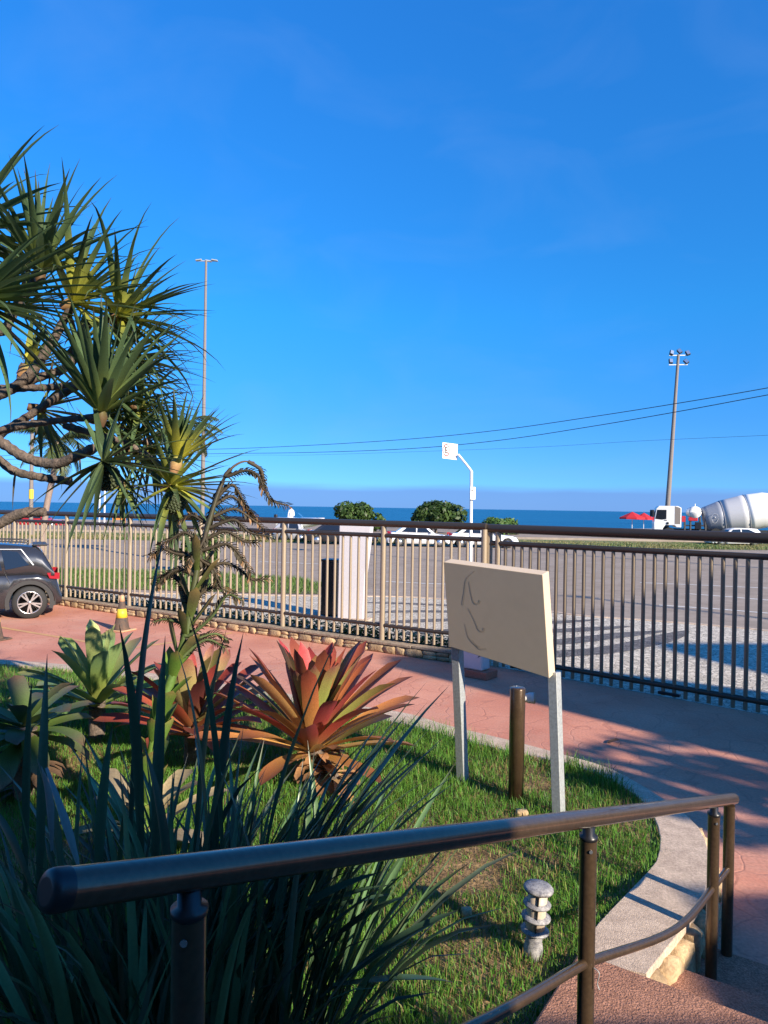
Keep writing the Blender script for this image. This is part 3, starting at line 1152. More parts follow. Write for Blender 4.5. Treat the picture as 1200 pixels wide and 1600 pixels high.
# gate motor on a brick plinth
mo = thing('gate_motor', 'white gate motor box with loose wires on a red brick plinth behind the sign', 'motor box', G(742, 1056))
q = G(742, 1056)
rz = Matrix.Rotation(math.atan2(GD.y, GD.x), 3, 'Z')
bevel(MB().box(vec(q, .06), (.62, .34, .12), rz).build('plinth', MT['brick'], mo), .01, 2)
bevel(MB().box(vec(q + GD * .02, .33), (.36, .26, .42), rz, taper=.92).build('housing', MT['lilacwhite'], mo), .03, 3)
w0 = vec(q - GD * .02 + Vector((-.07, -.17, 0)), .22)
MB().tube(smooth_path([w0 + Vector((.10, 0, .08)), w0 + Vector((.12, -.04, .13)), w0 + Vector((.17, -.03, .11)), w0 + Vector((.18, -.02, .04))], 5), .005, 6).build('wire', MT['blackplastic'], mo)

# ground cover along the foot of the fence
gx = rng.uniform(-11.5, 1.7, 15000)
dens = field(gx, gx * 0, .9)
off = np.abs(rng.normal(0.05, .24, len(gx))) - .05
keep = rng.uniform(-.6, .5, len(gx)) < dens + .25
gx, off = gx[keep], off[keep]
gy = 12.88 - .632 * gx + off + .12
mb = MB()
for x, y in zip(gx, gy):
    h = random.uniform(.02, .22)
    z = .13 + h
    a = random.random() * 6.28
    s1 = Vector((math.cos(a), math.sin(a), random.uniform(-.4, .5))) * random.uniform(.025, .05)
    s2 = Vector((-math.sin(a), math.cos(a), random.uniform(-.3, .6))) * random.uniform(.015, .03)
    p = Vector((x, y, z))
    k = random.uniform(.7, 1.4)
    mb.add([p - s1, p + s2, p + s1, p - s2], [(0, 1, 2, 3)], (.065 * k, .15 * k, .03 * k))
mb.build('ground_cover', MT['grass'], kind='stuff')
mb = MB()
mb.bar(vec(wA - fn * .32, .07), vec(wB - fn * .32, .07), .42, .10)
mb.build('planting_bed', MT['soil'], kind='structure')

# ================================================================== TOTEM, BIN, CONES
q = G(552, 969)
tt = thing('white_totem', 'tall white tapered totem slab standing on the sidewalk behind the fence', 'totem', q)
wd = 16.4 / F
xf = lambda v: Matrix.Rotation(R(-14), 3, 'Z') @ v + vec(q, 0)
mb = MB()
mb.prism([(-.34, .05), (.26, .05), (.30, 1.1), (.42, 2.18), (-.33, 2.20)], .26, xf)
bevel(mb.build('slab', MT['lilacwhite'], tt), .012, 2)
mb = MB()
mb.box(vec(q, .025), (.80, .42, .05), Matrix.Rotation(R(-14), 3, 'Z'))
mb.build('base', MT['concrete'], tt)
q = G(517, 961)
bn = thing('litter_bin', 'narrow black cabinet bin standing beside the white totem', 'bin', q)
rr = Matrix.Rotation(R(-14), 3, 'Z')
bevel(MB().box(vec(q, .66), (.40, .40, 1.28), rr, taper=.97).build('body', MT['blackplastic'], bn), .02, 2)
bevel(MB().box(vec(q, 1.33), (.44, .44, .06), rr).build('lid', MT['blackplastic'], bn), .02, 2)


def cone(q, h, rb, name, label, mbody, mband, bands, mbase):
    t = thing(name, label, 'traffic cone', q)
    z0 = .03
    rt = .028

    def rad(z):
        return lerp(rb, rt, (z - z0) / (h - z0))
    MB().lathe([(rad(z0) + .02, z0), (rad(z0 + .02), z0 + .02), (rad(h - .02), h - .02), (rad(h) * .8, h)], 20, vec(q, 0)).build('cone_body', mbody, t)
    bevel(MB().box(vec(q, .016), (rb * 2.7, rb * 2.7, .03), Matrix.Rotation(R(-25), 3, 'Z')).build('base', mbase, t), .012, 2)
    for a, b, m in bands:
        MB().lathe([(rad(a) + .004, a), (rad(b) + .004, b)], 20, vec(q, 0)).build('band', m, t)


cone(G(190, 985), .76, .155, 'traffic_cone', 'weathered orange traffic cone with yellow band in front of the fence', MT['conegrey'], None,
     [(.27, .45, MT['coneyel']), (.60, .73, MT['coneorg'])], MT['coneorg'])
cone(G(-10, 1000), .74, .17, 'traffic_cone', 'dark grey traffic cone with bright yellow bands at the left edge near the car', MT['conegrey'], None,
     [(.34, .44, MT['coneyel']), (.52, .62, MT['coneyel'])], MT['conegrey'])

# ================================================================== VEHICLES
def car(name, label, pos, ang, L, W, H, paint, style='sedan', wheel_r=.32, group=None, detail=False, facing=1):
    """axis: local +x = front. pos = ground point of the car centre"""
    t = thing(name, label, 'car', pos, group)
    rm = Matrix.Rotation(ang, 3, 'Z')

    def X(x, y, z):
        return rm @ Vector((x, y, z)) + Vector((pos[0], pos[1], pos[2] if len(pos) > 2 else 0))
    hl = L / 2
    zb = wheel_r * .62
    if style == 'suv':
        top = [(-hl, .56), (-hl + .06, .70), (-hl + .16, .80), (-.9, 1.0), (0, .985), (hl * .42, .955), (hl * .8, .90), (hl - .12, .80), (hl, .60)]
        belt = .59 * H
        top = [(-hl, .52), (-hl + .05, .66), (-hl + .13, .95), (-hl + .5, 1.04), (-.5, 1.02), (.4, 1.0), (hl * .42, .99), (hl * .8, .93), (hl - .1, .80), (hl, .58)]
        roof = [(-hl + .16, 1.00), (-hl + .42, 1.50), (-hl + .55, H - .06), (-hl + 1.2, H), (.1, H - .01), (.6, H - .06), (hl * .40, 1.03)]
        gb = [(-hl + .16, 1.00), (-hl + .42, 1.01), (-hl + .55, 1.02), (-hl + 1.2, 1.02), (.1, 1.0), (.6, 1.0), (hl * .40, .99)]
    elif style == 'hatch':
        top = [(-hl, .50), (-hl + .05, .72), (-hl + .2, .92), (-.6, .94), (.3, .92), (hl * .45, .90), (hl * .8, .80), (hl - .1, .66), (hl, .50)]
        roof = [(-hl + .15, .93), (-hl + .55, H - .05), (-.5, H), (.1, H - .02), (.5, H - .12), (hl * .5, .92)]
        gb = [(-hl + .15, .92), (-hl + .55, .93), (-.5, .93), (.1, .92), (.5, .91), (hl * .5, .895)]
    else:
        top = [(-hl, .52), (-hl + .06, .80), (-hl + .25, .95), (-hl + .7, .96), (-.4, .93), (.5, .91), (hl * .45, .90), (hl * .8, .80), (hl - .1, .66), (hl, .50)]
        roof = [(-hl + .62, .96), (-hl + 1.25, H - .05), (-hl + 1.6, H), (.2, H - .02), (.6, H - .14), (hl * .5, .91)]
        gb = [(-hl + .62, .95), (-hl + 1.25, .94), (-hl + 1.6, .93), (.2, .92), (.6, .91), (hl * .5, .895)]
    hw = W / 2
    # body, densely sampled so the wheel arches can be cut as dark arches set proud
    rings = []
    xs = []
    for (xa, za), (xb, zb_) in zip(top, top[1:]):
        k = max(1, int((xb - xa) / .12))
        for i in range(k):
            xs.append((lerp(xa, xb, i / k), lerp(za, zb_, i / k)))
    xs.append(top[-1])
    wx = (-hl + .66 if style == 'suv' else -hl + .85, hl - .80)
    for x, zt in xs:
        e = min(1, (hl - abs(x)) / .55)
        w = hw * (.80 + .20 * math.sin(e * math.pi / 2))
        lo = zb + (.10 * (1 - e) if e < 1 else 0)
        for c_ in wx:
            dx = abs(x - c_)
            ra = wheel_r * 1.17
            if dx < ra:
                lo = max(lo, wheel_r + math.sqrt(ra * ra - dx * dx) * .98)
        lo = min(lo, zt - .08)
        zm = lerp(lo, zt, .55)
        prof = [(w * .80, lo), (w * .975, lo + .02), (w, zm), (w * .975, zt - .10 if zt - .10 > zm else zm + .01), (w * .90, zt - .03), (w * .72, zt), ]
        ring = [X(x, -y, z) for y, z in prof] + [X(x, y, z) for y, z in prof[::-1]]
        rings.append(ring)
    MB().loft(rings).build('body', paint, t)
    # greenhouse
    wb, wt = hw * .93, hw * .70

    def side(x, z, s, o=0.0):
        zg = ramp_z(gb, x)
        k = max(0, min(1, (z - zg) / max(.1, H - zg)))
        return s * (lerp(wb, wt, k ** 1.15) + o)

    rings = []
    for i, ((x, zt), (x2, z0)) in enumerate(zip(roof, gb)):
        zt = max(zt, z0 + .01)
        zs = [z0 - .05, lerp(z0, zt, .5), zt - .045 if zt - .045 > z0 + .02 else zt, zt]
        pr = [(side(x, zs[0], 1), zs[0]), (side(x, zs[1], 1), zs[1]), (side(x, zs[2], 1), zs[2]), (side(x, zs[3], 1) - .10, zs[3])]
        rings.append([X(x, -y, z) for y, z in pr] + [X(x, y, z) for y, z in pr[::-1]])
    MB().loft(rings).build('roof', paint, t)

    def glass(poly, s, name='window', m='glass', o=.008):
        vs = [X(x, side(x, z, s, o), z) for x, z in poly]
        vs2 = [X(x, side(x, z, s, o - .03), z) for x, z in poly]
        n_ = len(poly)
        fs = [tuple(range(n_)), tuple(range(2 * n_ - 1, n_ - 1, -1))] + [(i, (i + 1) % n_, n_ + (i + 1) % n_, n_ + i) for i in range(n_)]
        return MB().add(vs + vs2, fs).build(name, MT[m], t)

    for s in (-1, 1):
        if style == 'suv':
            glass([(.62, 1.07), (.50, H - .13), (-.02, H - .11), (-.05, 1.07)], s)
            glass([(-.14, 1.07), (-.12, H - .11), (-.88, H - .12), (-.98, 1.09)], s)
            glass([(-1.05, 1.10), (-.96, H - .13), (-1.28, H - .17), (-1.52, 1.20)], s)
            for poly in ([(.70, 1.03), (.54, H - .085), (-1.36, H - .105), (-1.36, H - .117), (.53, H - .098), (.67, 1.03)], [(-1.36, H - .105), (-1.62, 1.20), (-1.595, 1.195), (-1.345, H - .115)],):
                glass(poly, s, 'window_trim', 'trimgrey', .012)
            # lower cladding with arches
            for c_ in wx:
                mb = MB()
                vs = []
                nn_ = 16
                for k in range(nn_ + 1):
                    a = math.pi * (-.10 + 1.2 * k / nn_)
                    for rr_ in (wheel_r * 1.12, wheel_r * 1.36):
                        for oo in (.0, .018):
                            vs.append(X(c_ + math.cos(a) * rr_, s * (hw - .02 + oo), wheel_r + math.sin(a) * rr_))
                fs = []
                for k in range(nn_):
                    o = k * 4
                    fs += [(o + 1, o + 3, o + 7, o + 5), (o, o + 4, o + 6, o + 2), (o + 2, o + 6, o + 7, o + 3), (o, o + 1, o + 5, o + 4)]
                mb.add(vs, fs)
                mb.build('wheel_arch', MT['cladding'], t)
            mb = MB()
            mb.box((0, 0, 0), (L - 3.0, .03, .26))
            mb.v = [tuple(X(v[0] + .0, v[1] + s * (hw - .005), v[2] + zb + .15)) for v in mb.v]
            mb.build('sill', MT['cladding'], t)
            d = MB()
            d.tube([X(-.30, s * (hw - .005), .93), X(-.33, s * (hw + .028), .935), X(-.52, s * (hw + .028), .935), X(-.55, s * (hw - .005), .93)], .014, 8)
            d.build('door_handle', MT['chrome'], t)
            mb = MB()
            lp = [(-1.02, 1.08), (-1.10, .90), (-1.14, .80)]
            mb.tube([X(x, s * (hw - .012 if z < .95 else side(x, z, 1, .004)), z) for x, z in lp], .006, 5)
            mb.build('door_seam', MT['blackplastic'], t)
        elif style == 'hatch':
            glass([(hl * .36, .97), (.38, H - .13), (-.22, H - .09), (-.22, .98)], s)
            glass([(-.30, .98), (-.30, H - .09), (-.85, H - .10), (-hl + .55, 1.02)], s)
        else:
            glass([(hl * .36, .96), (.45, H - .16), (-.12, H - .09), (-.12, .97)], s)
            glass([(-.20, .97), (-.20, H - .09), (-hl + 1.45, H - .09), (-hl + 1.0, 1.0)], s)
    # windscreen and rear window
    (xa, za), (xb, zb2) = roof[-1], roof[-2]
    for (x0, z0_), (x1, z1_), nm in ((roof[-1], roof[-2], 'windscreen'), (roof[0], roof[1], 'rear_window')):
        o = .012 if nm == 'windscreen' else -.012
        pts = []
        for k in (.10, .90):
            x, z = lerp(x0, x1, k) + o, lerp(z0_, z1_, k) + .012
            for s in (-1, 1):
                pts.append(X(x, side(x, z, s, -.10), z))
        MB().add(pts, [(0, 1, 3, 2)]).build(nm, MT['glass'], t)
    # wheels
    wid = .20
    for c_ in wx:
        for s in (-1, 1):
            base = X(c_, s * (hw - wid / 2 - .005), wheel_r)
            ry = rm @ Matrix.Rotation(R(90) * s * -1, 3, 'X')
            w_ = MB().lathe([(wheel_r * .66, -wid / 2), (wheel_r * .93, -wid / 2), (wheel_r, -wid / 2 + .03), (wheel_r, wid / 2 - .03), (wheel_r * .93, wid / 2), (wheel_r * .66, wid / 2)], 28, base, True, rot=ry).build('wheel', MT['rubber'], t)
            if detail:
                rim = MB().lathe([(wheel_r * .66, wid / 2 - .05), (wheel_r * .70, wid / 2 + .004), (wheel_r * .66, wid / 2 + .006), (wheel_r * .62, wid / 2 - .015)], 28, base, True, rot=ry)
                MB().lathe([(wheel_r * .6, wid / 2 + .001), (wheel_r * .1, wid / 2 + .001)], 28, base, True, rot=ry).build('rim_well', MT['blackplastic'], w_)
                for k in range(5):
                    a = 2 * math.pi * k / 5 + .3
                    for da in (-.17, .17):
                        p0 = Vector((math.cos(a) * wheel_r * .08, math.sin(a) * wheel_r * .08, wid / 2 + .014))
                        p1 = Vector((math.cos(a + da) * wheel_r * .64, math.sin(a + da) * wheel_r * .64, wid / 2 + .012))
                        mb2 = MB().bar(p0, p1, .034, .016, Vector((0, 0, 1)))
                        rim.add([ry @ Vector(v) + base for v in mb2.v], mb2.f)
                rim.lathe([(.035, wid / 2 + .005), (.035, wid / 2 + .025), (.02, wid / 2 + .028)], 14, base, True, rot=ry)
                rim.build('rim', MT['chrome'], w_)
            else:
                MB().lathe([(wheel_r * .64, wid / 2 - .03), (wheel_r * .66, wid / 2 + .008), (wheel_r * .2, wid / 2 + .012), (.02, wid / 2 + .02)], 16, base, True, rot=ry).build('rim', MT['chrome'], w_)
    # lamps, bumpers
    for s in (-1, 1):
        zl = (.86 if style == 'suv' else .80)
        mb = MB()
        ring0 = []
        for x, z in ((-hl + .055, zl), (-hl + .05, zl + .15), (-hl + .32, zl + .16), (-hl + .26, zl + .03)):
            ring0.append((x, z))
        vs = [X(x, s * (hw * (.80 + .20 * math.sin(min(1, (hl - abs(x)) / .55) * math.pi / 2)) + .008), z) for x, z in ring0]
        vs += [X(x - .012, s * hw * .58, z) for x, z in ring0[:2]]
        f = [(0, 1, 2, 3), (0, 4, 5, 1)]
        mb.add(vs, f)
        md = mb.build('tail_light', MT['tail'], t)
        mb = MB()
        ringf = ((hl - .14, .62), (hl - .14, .74), (hl - .52, .80), (hl - .40, .66))
        vs = [X(x, s * (hw * (.80 + .20 * math.sin(min(1, (hl - abs(x)) / .55) * math.pi / 2)) + .008), z) for x, z in ringf]
        vs += [X(hl - .05, s * hw * .60, z) for z in (.62, .73)]
        mb.add(vs, [(0, 1, 2, 3), (0, 4, 5, 1)])
        mb.build('headlight', MT['chrome'], t)
        q_ = X(hl * .38, s * (hw * .93 + .12), 1.0 if style != 'suv' else 1.12)
        bevel(MB().box(q_, (.12, .18, .13), rm).build('wing_mirror', paint, t), .03, 2)
    for sgn, nm in ((-1, 'rear_bumper'), (1, 'front_bumper')):
        mb = MB()
        rg_ = []
        for k in range(9):
            a = -1 + 2 * k / 8
            y = a * hw * .86
            x = sgn * (hl + .03 - .16 * abs(a) ** 3)
            rg_.append([X(x - sgn * .08, y, zb + .02), X(x, y, zb + .05), X(x, y, zb + .26), X(x - sgn * .08, y, zb + .30)])
        mb.loft(rg_)
        mb.build(nm, MT['cladding'] if style == 'suv' else paint, t)
    return t


def ramp_z(st, x):
    if x <= st[0][0]:
        return st[0][1]
    for (a, za), (b, zb) in zip(st, st[1:]):
        if x <= b:
            return lerp(za, zb, (x - a) / max(1e-6, b - a))
    return st[-1][1]


# SUV: rear-right corner shown, front out of frame to the left
wp = G(46, 966)                                  # contact of the near rear wheel
ang = math.pi + R(27)
ax = Vector((math.cos(ang), math.sin(ang), 0))
sidev = Vector((-ax.y, ax.x, 0))                 # local +y
Ls, Ws, Hs = 4.40, 1.80, 1.66
ctr = wp + ax * (Ls / 2 - .66) - sidev * (Ws / 2 - .1)
# near side is +y local if it faces the camera
if (sidev.dot(-wp)) < 0:
    ctr = wp + ax * (Ls / 2 - .66) + sidev * (Ws / 2 - .1)
suv = car('parked_suv', 'dark grey suv parked on the red plaza at the left edge', vec(ctr, 0), ang, Ls, Ws, Hs, MT['suv'], 'suv', .365, detail=True)
rmv = Matrix.Rotation(ang, 3, 'Z')
# roof rails, spoiler
for s in (-1, 1):
    pth = [rmv @ Vector((x, s * .62, z)) + vec(ctr, 0) for x, z in ((-1.5, 1.64), (-1.35, 1.71), (.0, 1.735), (.3, 1.68))]
    MB().tube(smooth_path(pth, 4), .018, 8).build('roof_rail', MT['blackplastic'], suv)
mb = MB()
mb.box((0, 0, 0), (.30, 1.22, .04))
mb.v = [tuple(rmv @ (Vector(v) + Vector((-Ls / 2 + .46, 0, 1.635))) + vec(ctr, 0)) for v in mb.v]
bevel(mb.build('spoiler', MT['blackplastic'], suv), .015, 2)


def far_car(name, label, u0, u1, v, paint, style, H, W=1.76, front=1, group=None, z=0, wr=.31):
    a, b = G(u0, v, z), G(u1, v + (u1 - u0) * math.tan(rol), z)
    L = (b - a).length
    d = (b - a) * front
    c = (a + b) / 2 + Vector((0, .85, 0))
    return car(name, label, vec(c, z), math.atan2(d.y, d.x), L, W, H, paint, style, wr, group)


far_car('parked_car', 'white sedan parked across the road, left of the other white sedan', 604, 705, 853.5, MT['carwhite'], 'sedan', 1.46, group='cars parked across the road')
far_car('parked_car', 'white sedan with red tail light parked across the road below the parking sign', 700, 811, 855, MT['carwhite'], 'sedan', 1.46, group='cars parked across the road')
far_car('parked_car', 'dark car with lit red tail light parked partly behind the white totem', 476, 590, 850, MT['cardark'], 'sedan', 1.44, group='cars parked across the road')
far_car('parked_car', 'silver grey car parked in front of the white motorboat', 425, 486, 846, MT['carsilver'], 'hatch', 1.55, group='cars parked across the road')
far_car('parked_car', 'red car parked far behind the fence at the left edge', 8, 92, 824, MT['carred'], 'hatch', 1.45, group='cars parked across the road')
far_car('parked_car', 'white hatchback in front of the concrete mixer truck', 1112, 1196, 853, MT['carwhite'], 'hatch', 1.45, front=-1, group='cars parked across the road')

# motorboat on a trailer, with a person standing in it
q = P(463, 838, 58)
bt = thing('motorboat', 'white motorboat on a trailer behind the parked silver car', 'boat', vec(q, 0))
bL = 3.9


def BX(x, y, z):
    return Vector((q.x - 1.6 + x, q.y + y, z))


rings = []
for k in range(9):
    t_ = k / 8
    w = .85 * (1 - t_ ** 3.5) + .02
    zk = .72 + .55 * t_ ** 3
    zg = 1.66 - .10 * t_
    x = bL * t_
    rings.append([BX(x, -w, zg), BX(x, -w * .93, zg - .35), BX(x, -w * .6, zk + .18), BX(x, 0, zk), BX(x, w * .6, zk + .18), BX(x, w * .93, zg - .35), BX(x, w, zg), BX(x, w * .82, zg + .03), BX(x, 0, zg + .02 + .12 * t_), BX(x, -w * .82, zg + .03)])
MB().loft(rings).build('hull', MT['carwhite'], bt)
mb = MB()
mb.bar(BX(0, -.7, .55), BX(3.2, -.5, .55), .08, .1)
mb.bar(BX(0, .7, .55), BX(3.2, .5, .55), .08, .1)
mb.bar(BX(.9, -.8, .5), BX(.9, .8, .5), .08, .1)
tl_ = mb.build('trailer', MT['steel_grey'], bt)
for s in (-1, 1):
    MB().tube([BX(.9, s * .85 - .09, .29), BX(.9, s * .85 + .09, .29)], .29, 16).build('wheel', MT['rubber'], tl_)
mb = MB()
mb.add([BX(2.1, -.6, 1.75), BX(2.1, .6, 1.75), BX(1.75, .55, 2.05), BX(1.75, -.55, 2.05)], [(0, 1, 2, 3)])
mb.build('windshield', MT['glass'], bt)
mb = MB()
mb.box(BX(-.12, 0, 1.55), (.28, .34, .75))
bevel(mb.build('outboard_motor', MT['blackplastic'], bt), .06, 2)


def person(loc, h=1.68, yaw=0):
    """skinned standing figure"""
    t = thing('person', 'person in a white shirt with dark hair standing by the white motorboat', 'person', loc)
    J = {'pelvis': (0, 0, .53), 'waist': (0, 0, .61), 'chest': (0, 0, .74), 'neck': (0, 0, .835), 'head': (0, -.01, .90), 'crown': (0, -.005, .965),
         'sl': (.105, 0, .80), 'el': (.14, .01, .63), 'hl': (.15, -.04, .49), 'fl': (.152, -.05, .43),
         'sr': (-.105, 0, .80), 'er': (-.14, .01, .63), 'hr': (-.15, -.04, .49), 'fr': (-.152, -.05, .43),
         'hpl': (.055, 0, .50), 'kl': (.06, -.01, .28), 'al': (.062, .01, .04), 'tl': (.066, -.09, .018),
         'hpr': (-.055, 0, .50), 'kr': (-.06, -.01, .28), 'ar': (-.062, .01, .04), 'tr': (-.066, -.09, .018)}
    rad_ = {'pelvis': .085, 'waist': .075, 'chest': .09, 'neck': .035, 'head': .052, 'crown': .045, 's': .042, 'e': .028, 'h': .02, 'f': .02, 'hp': .06, 'k': .038, 'a': .025, 't': .022}
    names = list(J)
    E_ = [('pelvis', 'waist'), ('waist', 'chest'), ('chest', 'neck'), ('neck', 'head'), ('head', 'crown')]
    for s in 'lr':
        E_ += [('chest', 's' + s), ('s' + s, 'e' + s), ('e' + s, 'h' + s), ('h' + s, 'f' + s), ('pelvis', 'hp' + s), ('hp' + s, 'k' + s), ('k' + s, 'a' + s), ('a' + s, 't' + s)]
    me = bpy.data.meshes.new('body')
    me.from_pydata([tuple(Vector(J[n_]) * h) for n_ in names], [(names.index(a), names.index(b)) for a, b in E_], [])
    me.materials.append(MT['cloth'])
    o = link('body', me, t)
    o.location = loc
    o.matrix_parent_inverse = Matrix.Identity(4)
    o.location = (0, 0, 0)
    md = o.modifiers.new('skin', 'SKIN')
    sub = o.modifiers.new('sub', 'SUBSURF')
    sub.levels = sub.render_levels = 2
    for i, n_ in enumerate(names):
        r_ = rad_.get(n_, rad_.get(n_[:-1], .03)) * h
        me.skin_vertices[0].data[i].radius = (r_, r_)
    me.skin_vertices[0].data[0].use_root = True
    hp = Vector(loc) + Vector((0, 0, .925 * h))
    MB().sphere(hp + Vector((0, .012, .03)), .098, 12, 8, sc_=(.95, 1.05, .85)).build('hair', MT['hair'], t)
    MB().sphere(hp + Vector((0, -.035, -.02)), .078, 10, 8, sc_=(.9, .8, 1.1)).build('face', MT['skin'], t)
    return t


person(BX(1.15, .0, .96), 1.62)

# concrete mixer truck
q = vec(P(1032, 850, 62.5), .30)
tk = thing('mixer_truck', 'white concrete mixer truck with a grey banded drum on the seafront road', 'truck', q)


TR = Matrix.Rotation(R(-17), 3, 'Z')


def TX(x, y, z):
    return Vector((q.x - .75, q.y, .30)) + TR @ Vector((x, y, z))


cabp = [(0.05, .55), (0.02, 1.35), (.20, 2.62), (.42, 2.86), (1.95, 2.86), (2.25, 2.72), (2.25, 1.0), (1.85, 1.0), (1.70, 1.18), (.95, 1.18), (.78, .9), (.7, .55)]
mb = MB()
mb.prism(cabp, 2.36, lambda v: TX(v.x, v.y, v.z))
bevel(mb.build('cab', MT['truckwhite'], tk), .07, 3)
mb = MB()
mb.prism([(1.72, 1.3), (1.72, 2.84), (2.18, 2.70), (2.18, 1.3)], 2.38, lambda v: TX(v.x, v.y, v.z))
mb.build('side_fairing', mat('brown_grey_fairing', (.20, .17, .15), .5), tk)
mb = MB()
mb.prism([(.16, 1.72), (.30, 2.52), (1.05, 2.52), (1.05, 1.72), (.7, 1.66)], 2.39, lambda v: TX(v.x, v.y, v.z))
mb.build('window', MT['glass'], tk)
MB().add([TX(.05, -1.0, 1.6), TX(.05, 1.0, 1.6), TX(.17, 1.0, 2.55), TX(.17, -1.0, 2.55)], [(0, 1, 2, 3)]).build('windscreen', MT['glass'], tk)
for s in (-1, 1):
    bevel(MB().box(TX(-.05, s * 1.32, 2.2), (.18, .16, .62), TR).build('wing_mirror', MT['blackplastic'], tk), .04, 2)
mb = MB()
mb.box(TX(1.0, -1.2, 1.62), (.20, .04, .05), TR)
mb.build('door_handle', MT['blackplastic'], tk)
MB().tube([TX(1.15, -1.2, 1.36), TX(1.15, -1.215, 1.36)], .11, 16).build('badge', MT['blackplastic'], tk)
mb = MB()
mb.bar(TX(.3, -.5, .75), TX(10.4, -.5, .75), .14, .3)
mb.bar(TX(.3, .5, .75), TX(10.4, .5, .75), .14, .3)
mb.build('chassis', MT['cladding'], tk)
for x in (1.32, 5.0, 6.4, 7.7):
    for s in (-1, 1):
        w_ = MB().tube([TX(x, s * 1.05 - .15, .5), TX(x, s * 1.05 + .15, .5)], .5, 20).build('wheel', MT['rubber'], tk)
        MB().tube([TX(x, s * 1.05 + s * .155, .5), TX(x, s * 1.05 + s * .165, .5)], .24, 14).build('rim', MT['steel_grey'], w_)
# water tank, frame, hydraulic bits
MB().tube(smooth_path([TX(3.35, -1.0, 2.35), TX(3.35, -.98, 2.35), TX(3.35, .98, 2.35), TX(3.35, 1.0, 2.35)], 2), [.40, .5, .5, .5, .5, .5, .40], 20).build('water_tank', MT['white'], tk)
MB().tube([TX(3.35, -.9, 2.84), TX(3.35, -.9, 3.08)], .04, 6).build('tank_filler', MT['white'], tk)
mb = MB()
for x in (2.55, 3.0, 3.75, 4.2):
    mb.bar(TX(x, -.95, .8), TX(x, -.95, 1.95), .12, .14)
mb.bar(TX(2.5, -.95, 1.2), TX(4.3, -.95, 1.2), .1, .12)
mb.build('frame', MT['cladding'], tk)
bevel(MB().box(TX(3.2, -1.0, 1.75), (.75, .2, .32), TR).build('valve_box', MT['carred'], tk), .05, 2)
MB().box(TX(2.45, -.9, 1.75), (.28, .3, .5), TR).build('tool_box', MT['carred'], tk)
bevel(MB().box(TX(3.6, -1.0, 1.2), (.5, .3, .6), TR).build('battery_box', MT['blackplastic'], tk), .03, 2)
# drum: axis tilted up to the back
da = R(11)
dax = TR @ Vector((math.cos(da), 0, math.sin(da)))
d0 = TX(4.15, 0, 1.72)
prof = [(0, .6), (.02, 1.05), (1.5, 1.40), (3.4, 1.56), (4.9, 1.5), (7.0, .8)]
rotd = Matrix.Rotation(R(90) - da, 3, 'Y')


def drum_seg(a, b, name, m, add=0):
    pr = []
    for (t0, r0), (t1, r1) in zip(prof, prof[1:]):
        for k in range(4):
            tt_ = lerp(t0, t1, k / 4)
            if a - 1e-6 <= tt_ <= b + 1e-6:
                pr.append((lerp(r0, r1, k / 4) + add, tt_))
    if b >= prof[-1][0]:
        pr.append((prof[-1][1] + add, prof[-1][0]))
    elif not any(abs(t_ - b) < 1e-6 for r_, t_ in pr):
        pass
    MB().lathe(pr, 32, d0, True, rot=TR @ rotd).build(name, m, tk)


drum_seg(0, 1.5, 'drum_head', MT['drum2'])
drum_seg(1.5, 3.4, 'drum_shell', MT['drum1'], .004)
drum_seg(3.4, 7.1, 'drum_mouth', MT['white'])
for a_, r_ in ((1.5, 1.41), (3.4, 1.57)):
    pr = [(r_ - .03, a_ - .03), (r_ + .02, a_), (r_ - .03, a_ + .03)]
    MB().lathe(pr, 32, d0, True, rot=TR @ rotd).build('drum_seam', MT['drum1'], tk)
# round shield emblem on the drum head
ec = d0 + dax * .75 + TR @ Vector((0, -1.245, .05))
mb = MB()
mb.tube([ec + TR @ Vector((.26 * math.cos(a), -.02, .34 * math.sin(a) - (.12 if math.sin(a) < -.6 else 0))) for a in [2 * math.pi * k / 20 for k in range(21)]], .014, 6, caps=False)
mb.sphere(ec + Vector((0, 0, .02)), .06, 8, 6)
mb.build('emblem', MT['drum1'], tk)
mb = MB()
mb.bar(TX(9.6, -.8, .9), TX(10.2, -.5, 3.2), .14, .14)
mb.bar(TX(9.6, .8, .9), TX(10.2, .5, 3.2), .14, .14)
mb.build('drum_support', MT['white'], tk)
mb = MB()
mb.bar(TX(11.0, 0, 2.6), TX(11.8, 0, 1.5), .6, .12)
mb.build('chute', MT['steel_grey'], tk)

# ================================================================== SEAFRONT THINGS
def bush(u0, u1, vtop, d, label, n, cols, seed):
    a, b = P(u0, 800, d), P(u1, 800, d)
    zt = P((u0 + u1) / 2, vtop, d).z
    c = (a + b) / 2
    w = (b - a).length / 2
    t = thing('round_bush', label, 'bush', vec(c, .2))
    MB().tube([vec(c, .05), vec(c, zt * .6)], [.16, .08], 8).build('trunk', MT['bark'], t)
    for k in range(4):
        a_ = k * 1.6 + .4
        MB().tube([vec(c, zt * .25), vec(c + Vector((math.cos(a_), math.sin(a_), 0)) * w * .5, zt * .62)], [.08, .03], 6).build('limb', MT['bark'], t)
    crown('crown', (c.x, c.y, zt * .40), (w * 1.18, w * .9, zt * .66), int(n * .75), .46, cols, MT['leaf'], t, flat=.55, clump=15, seed=seed)


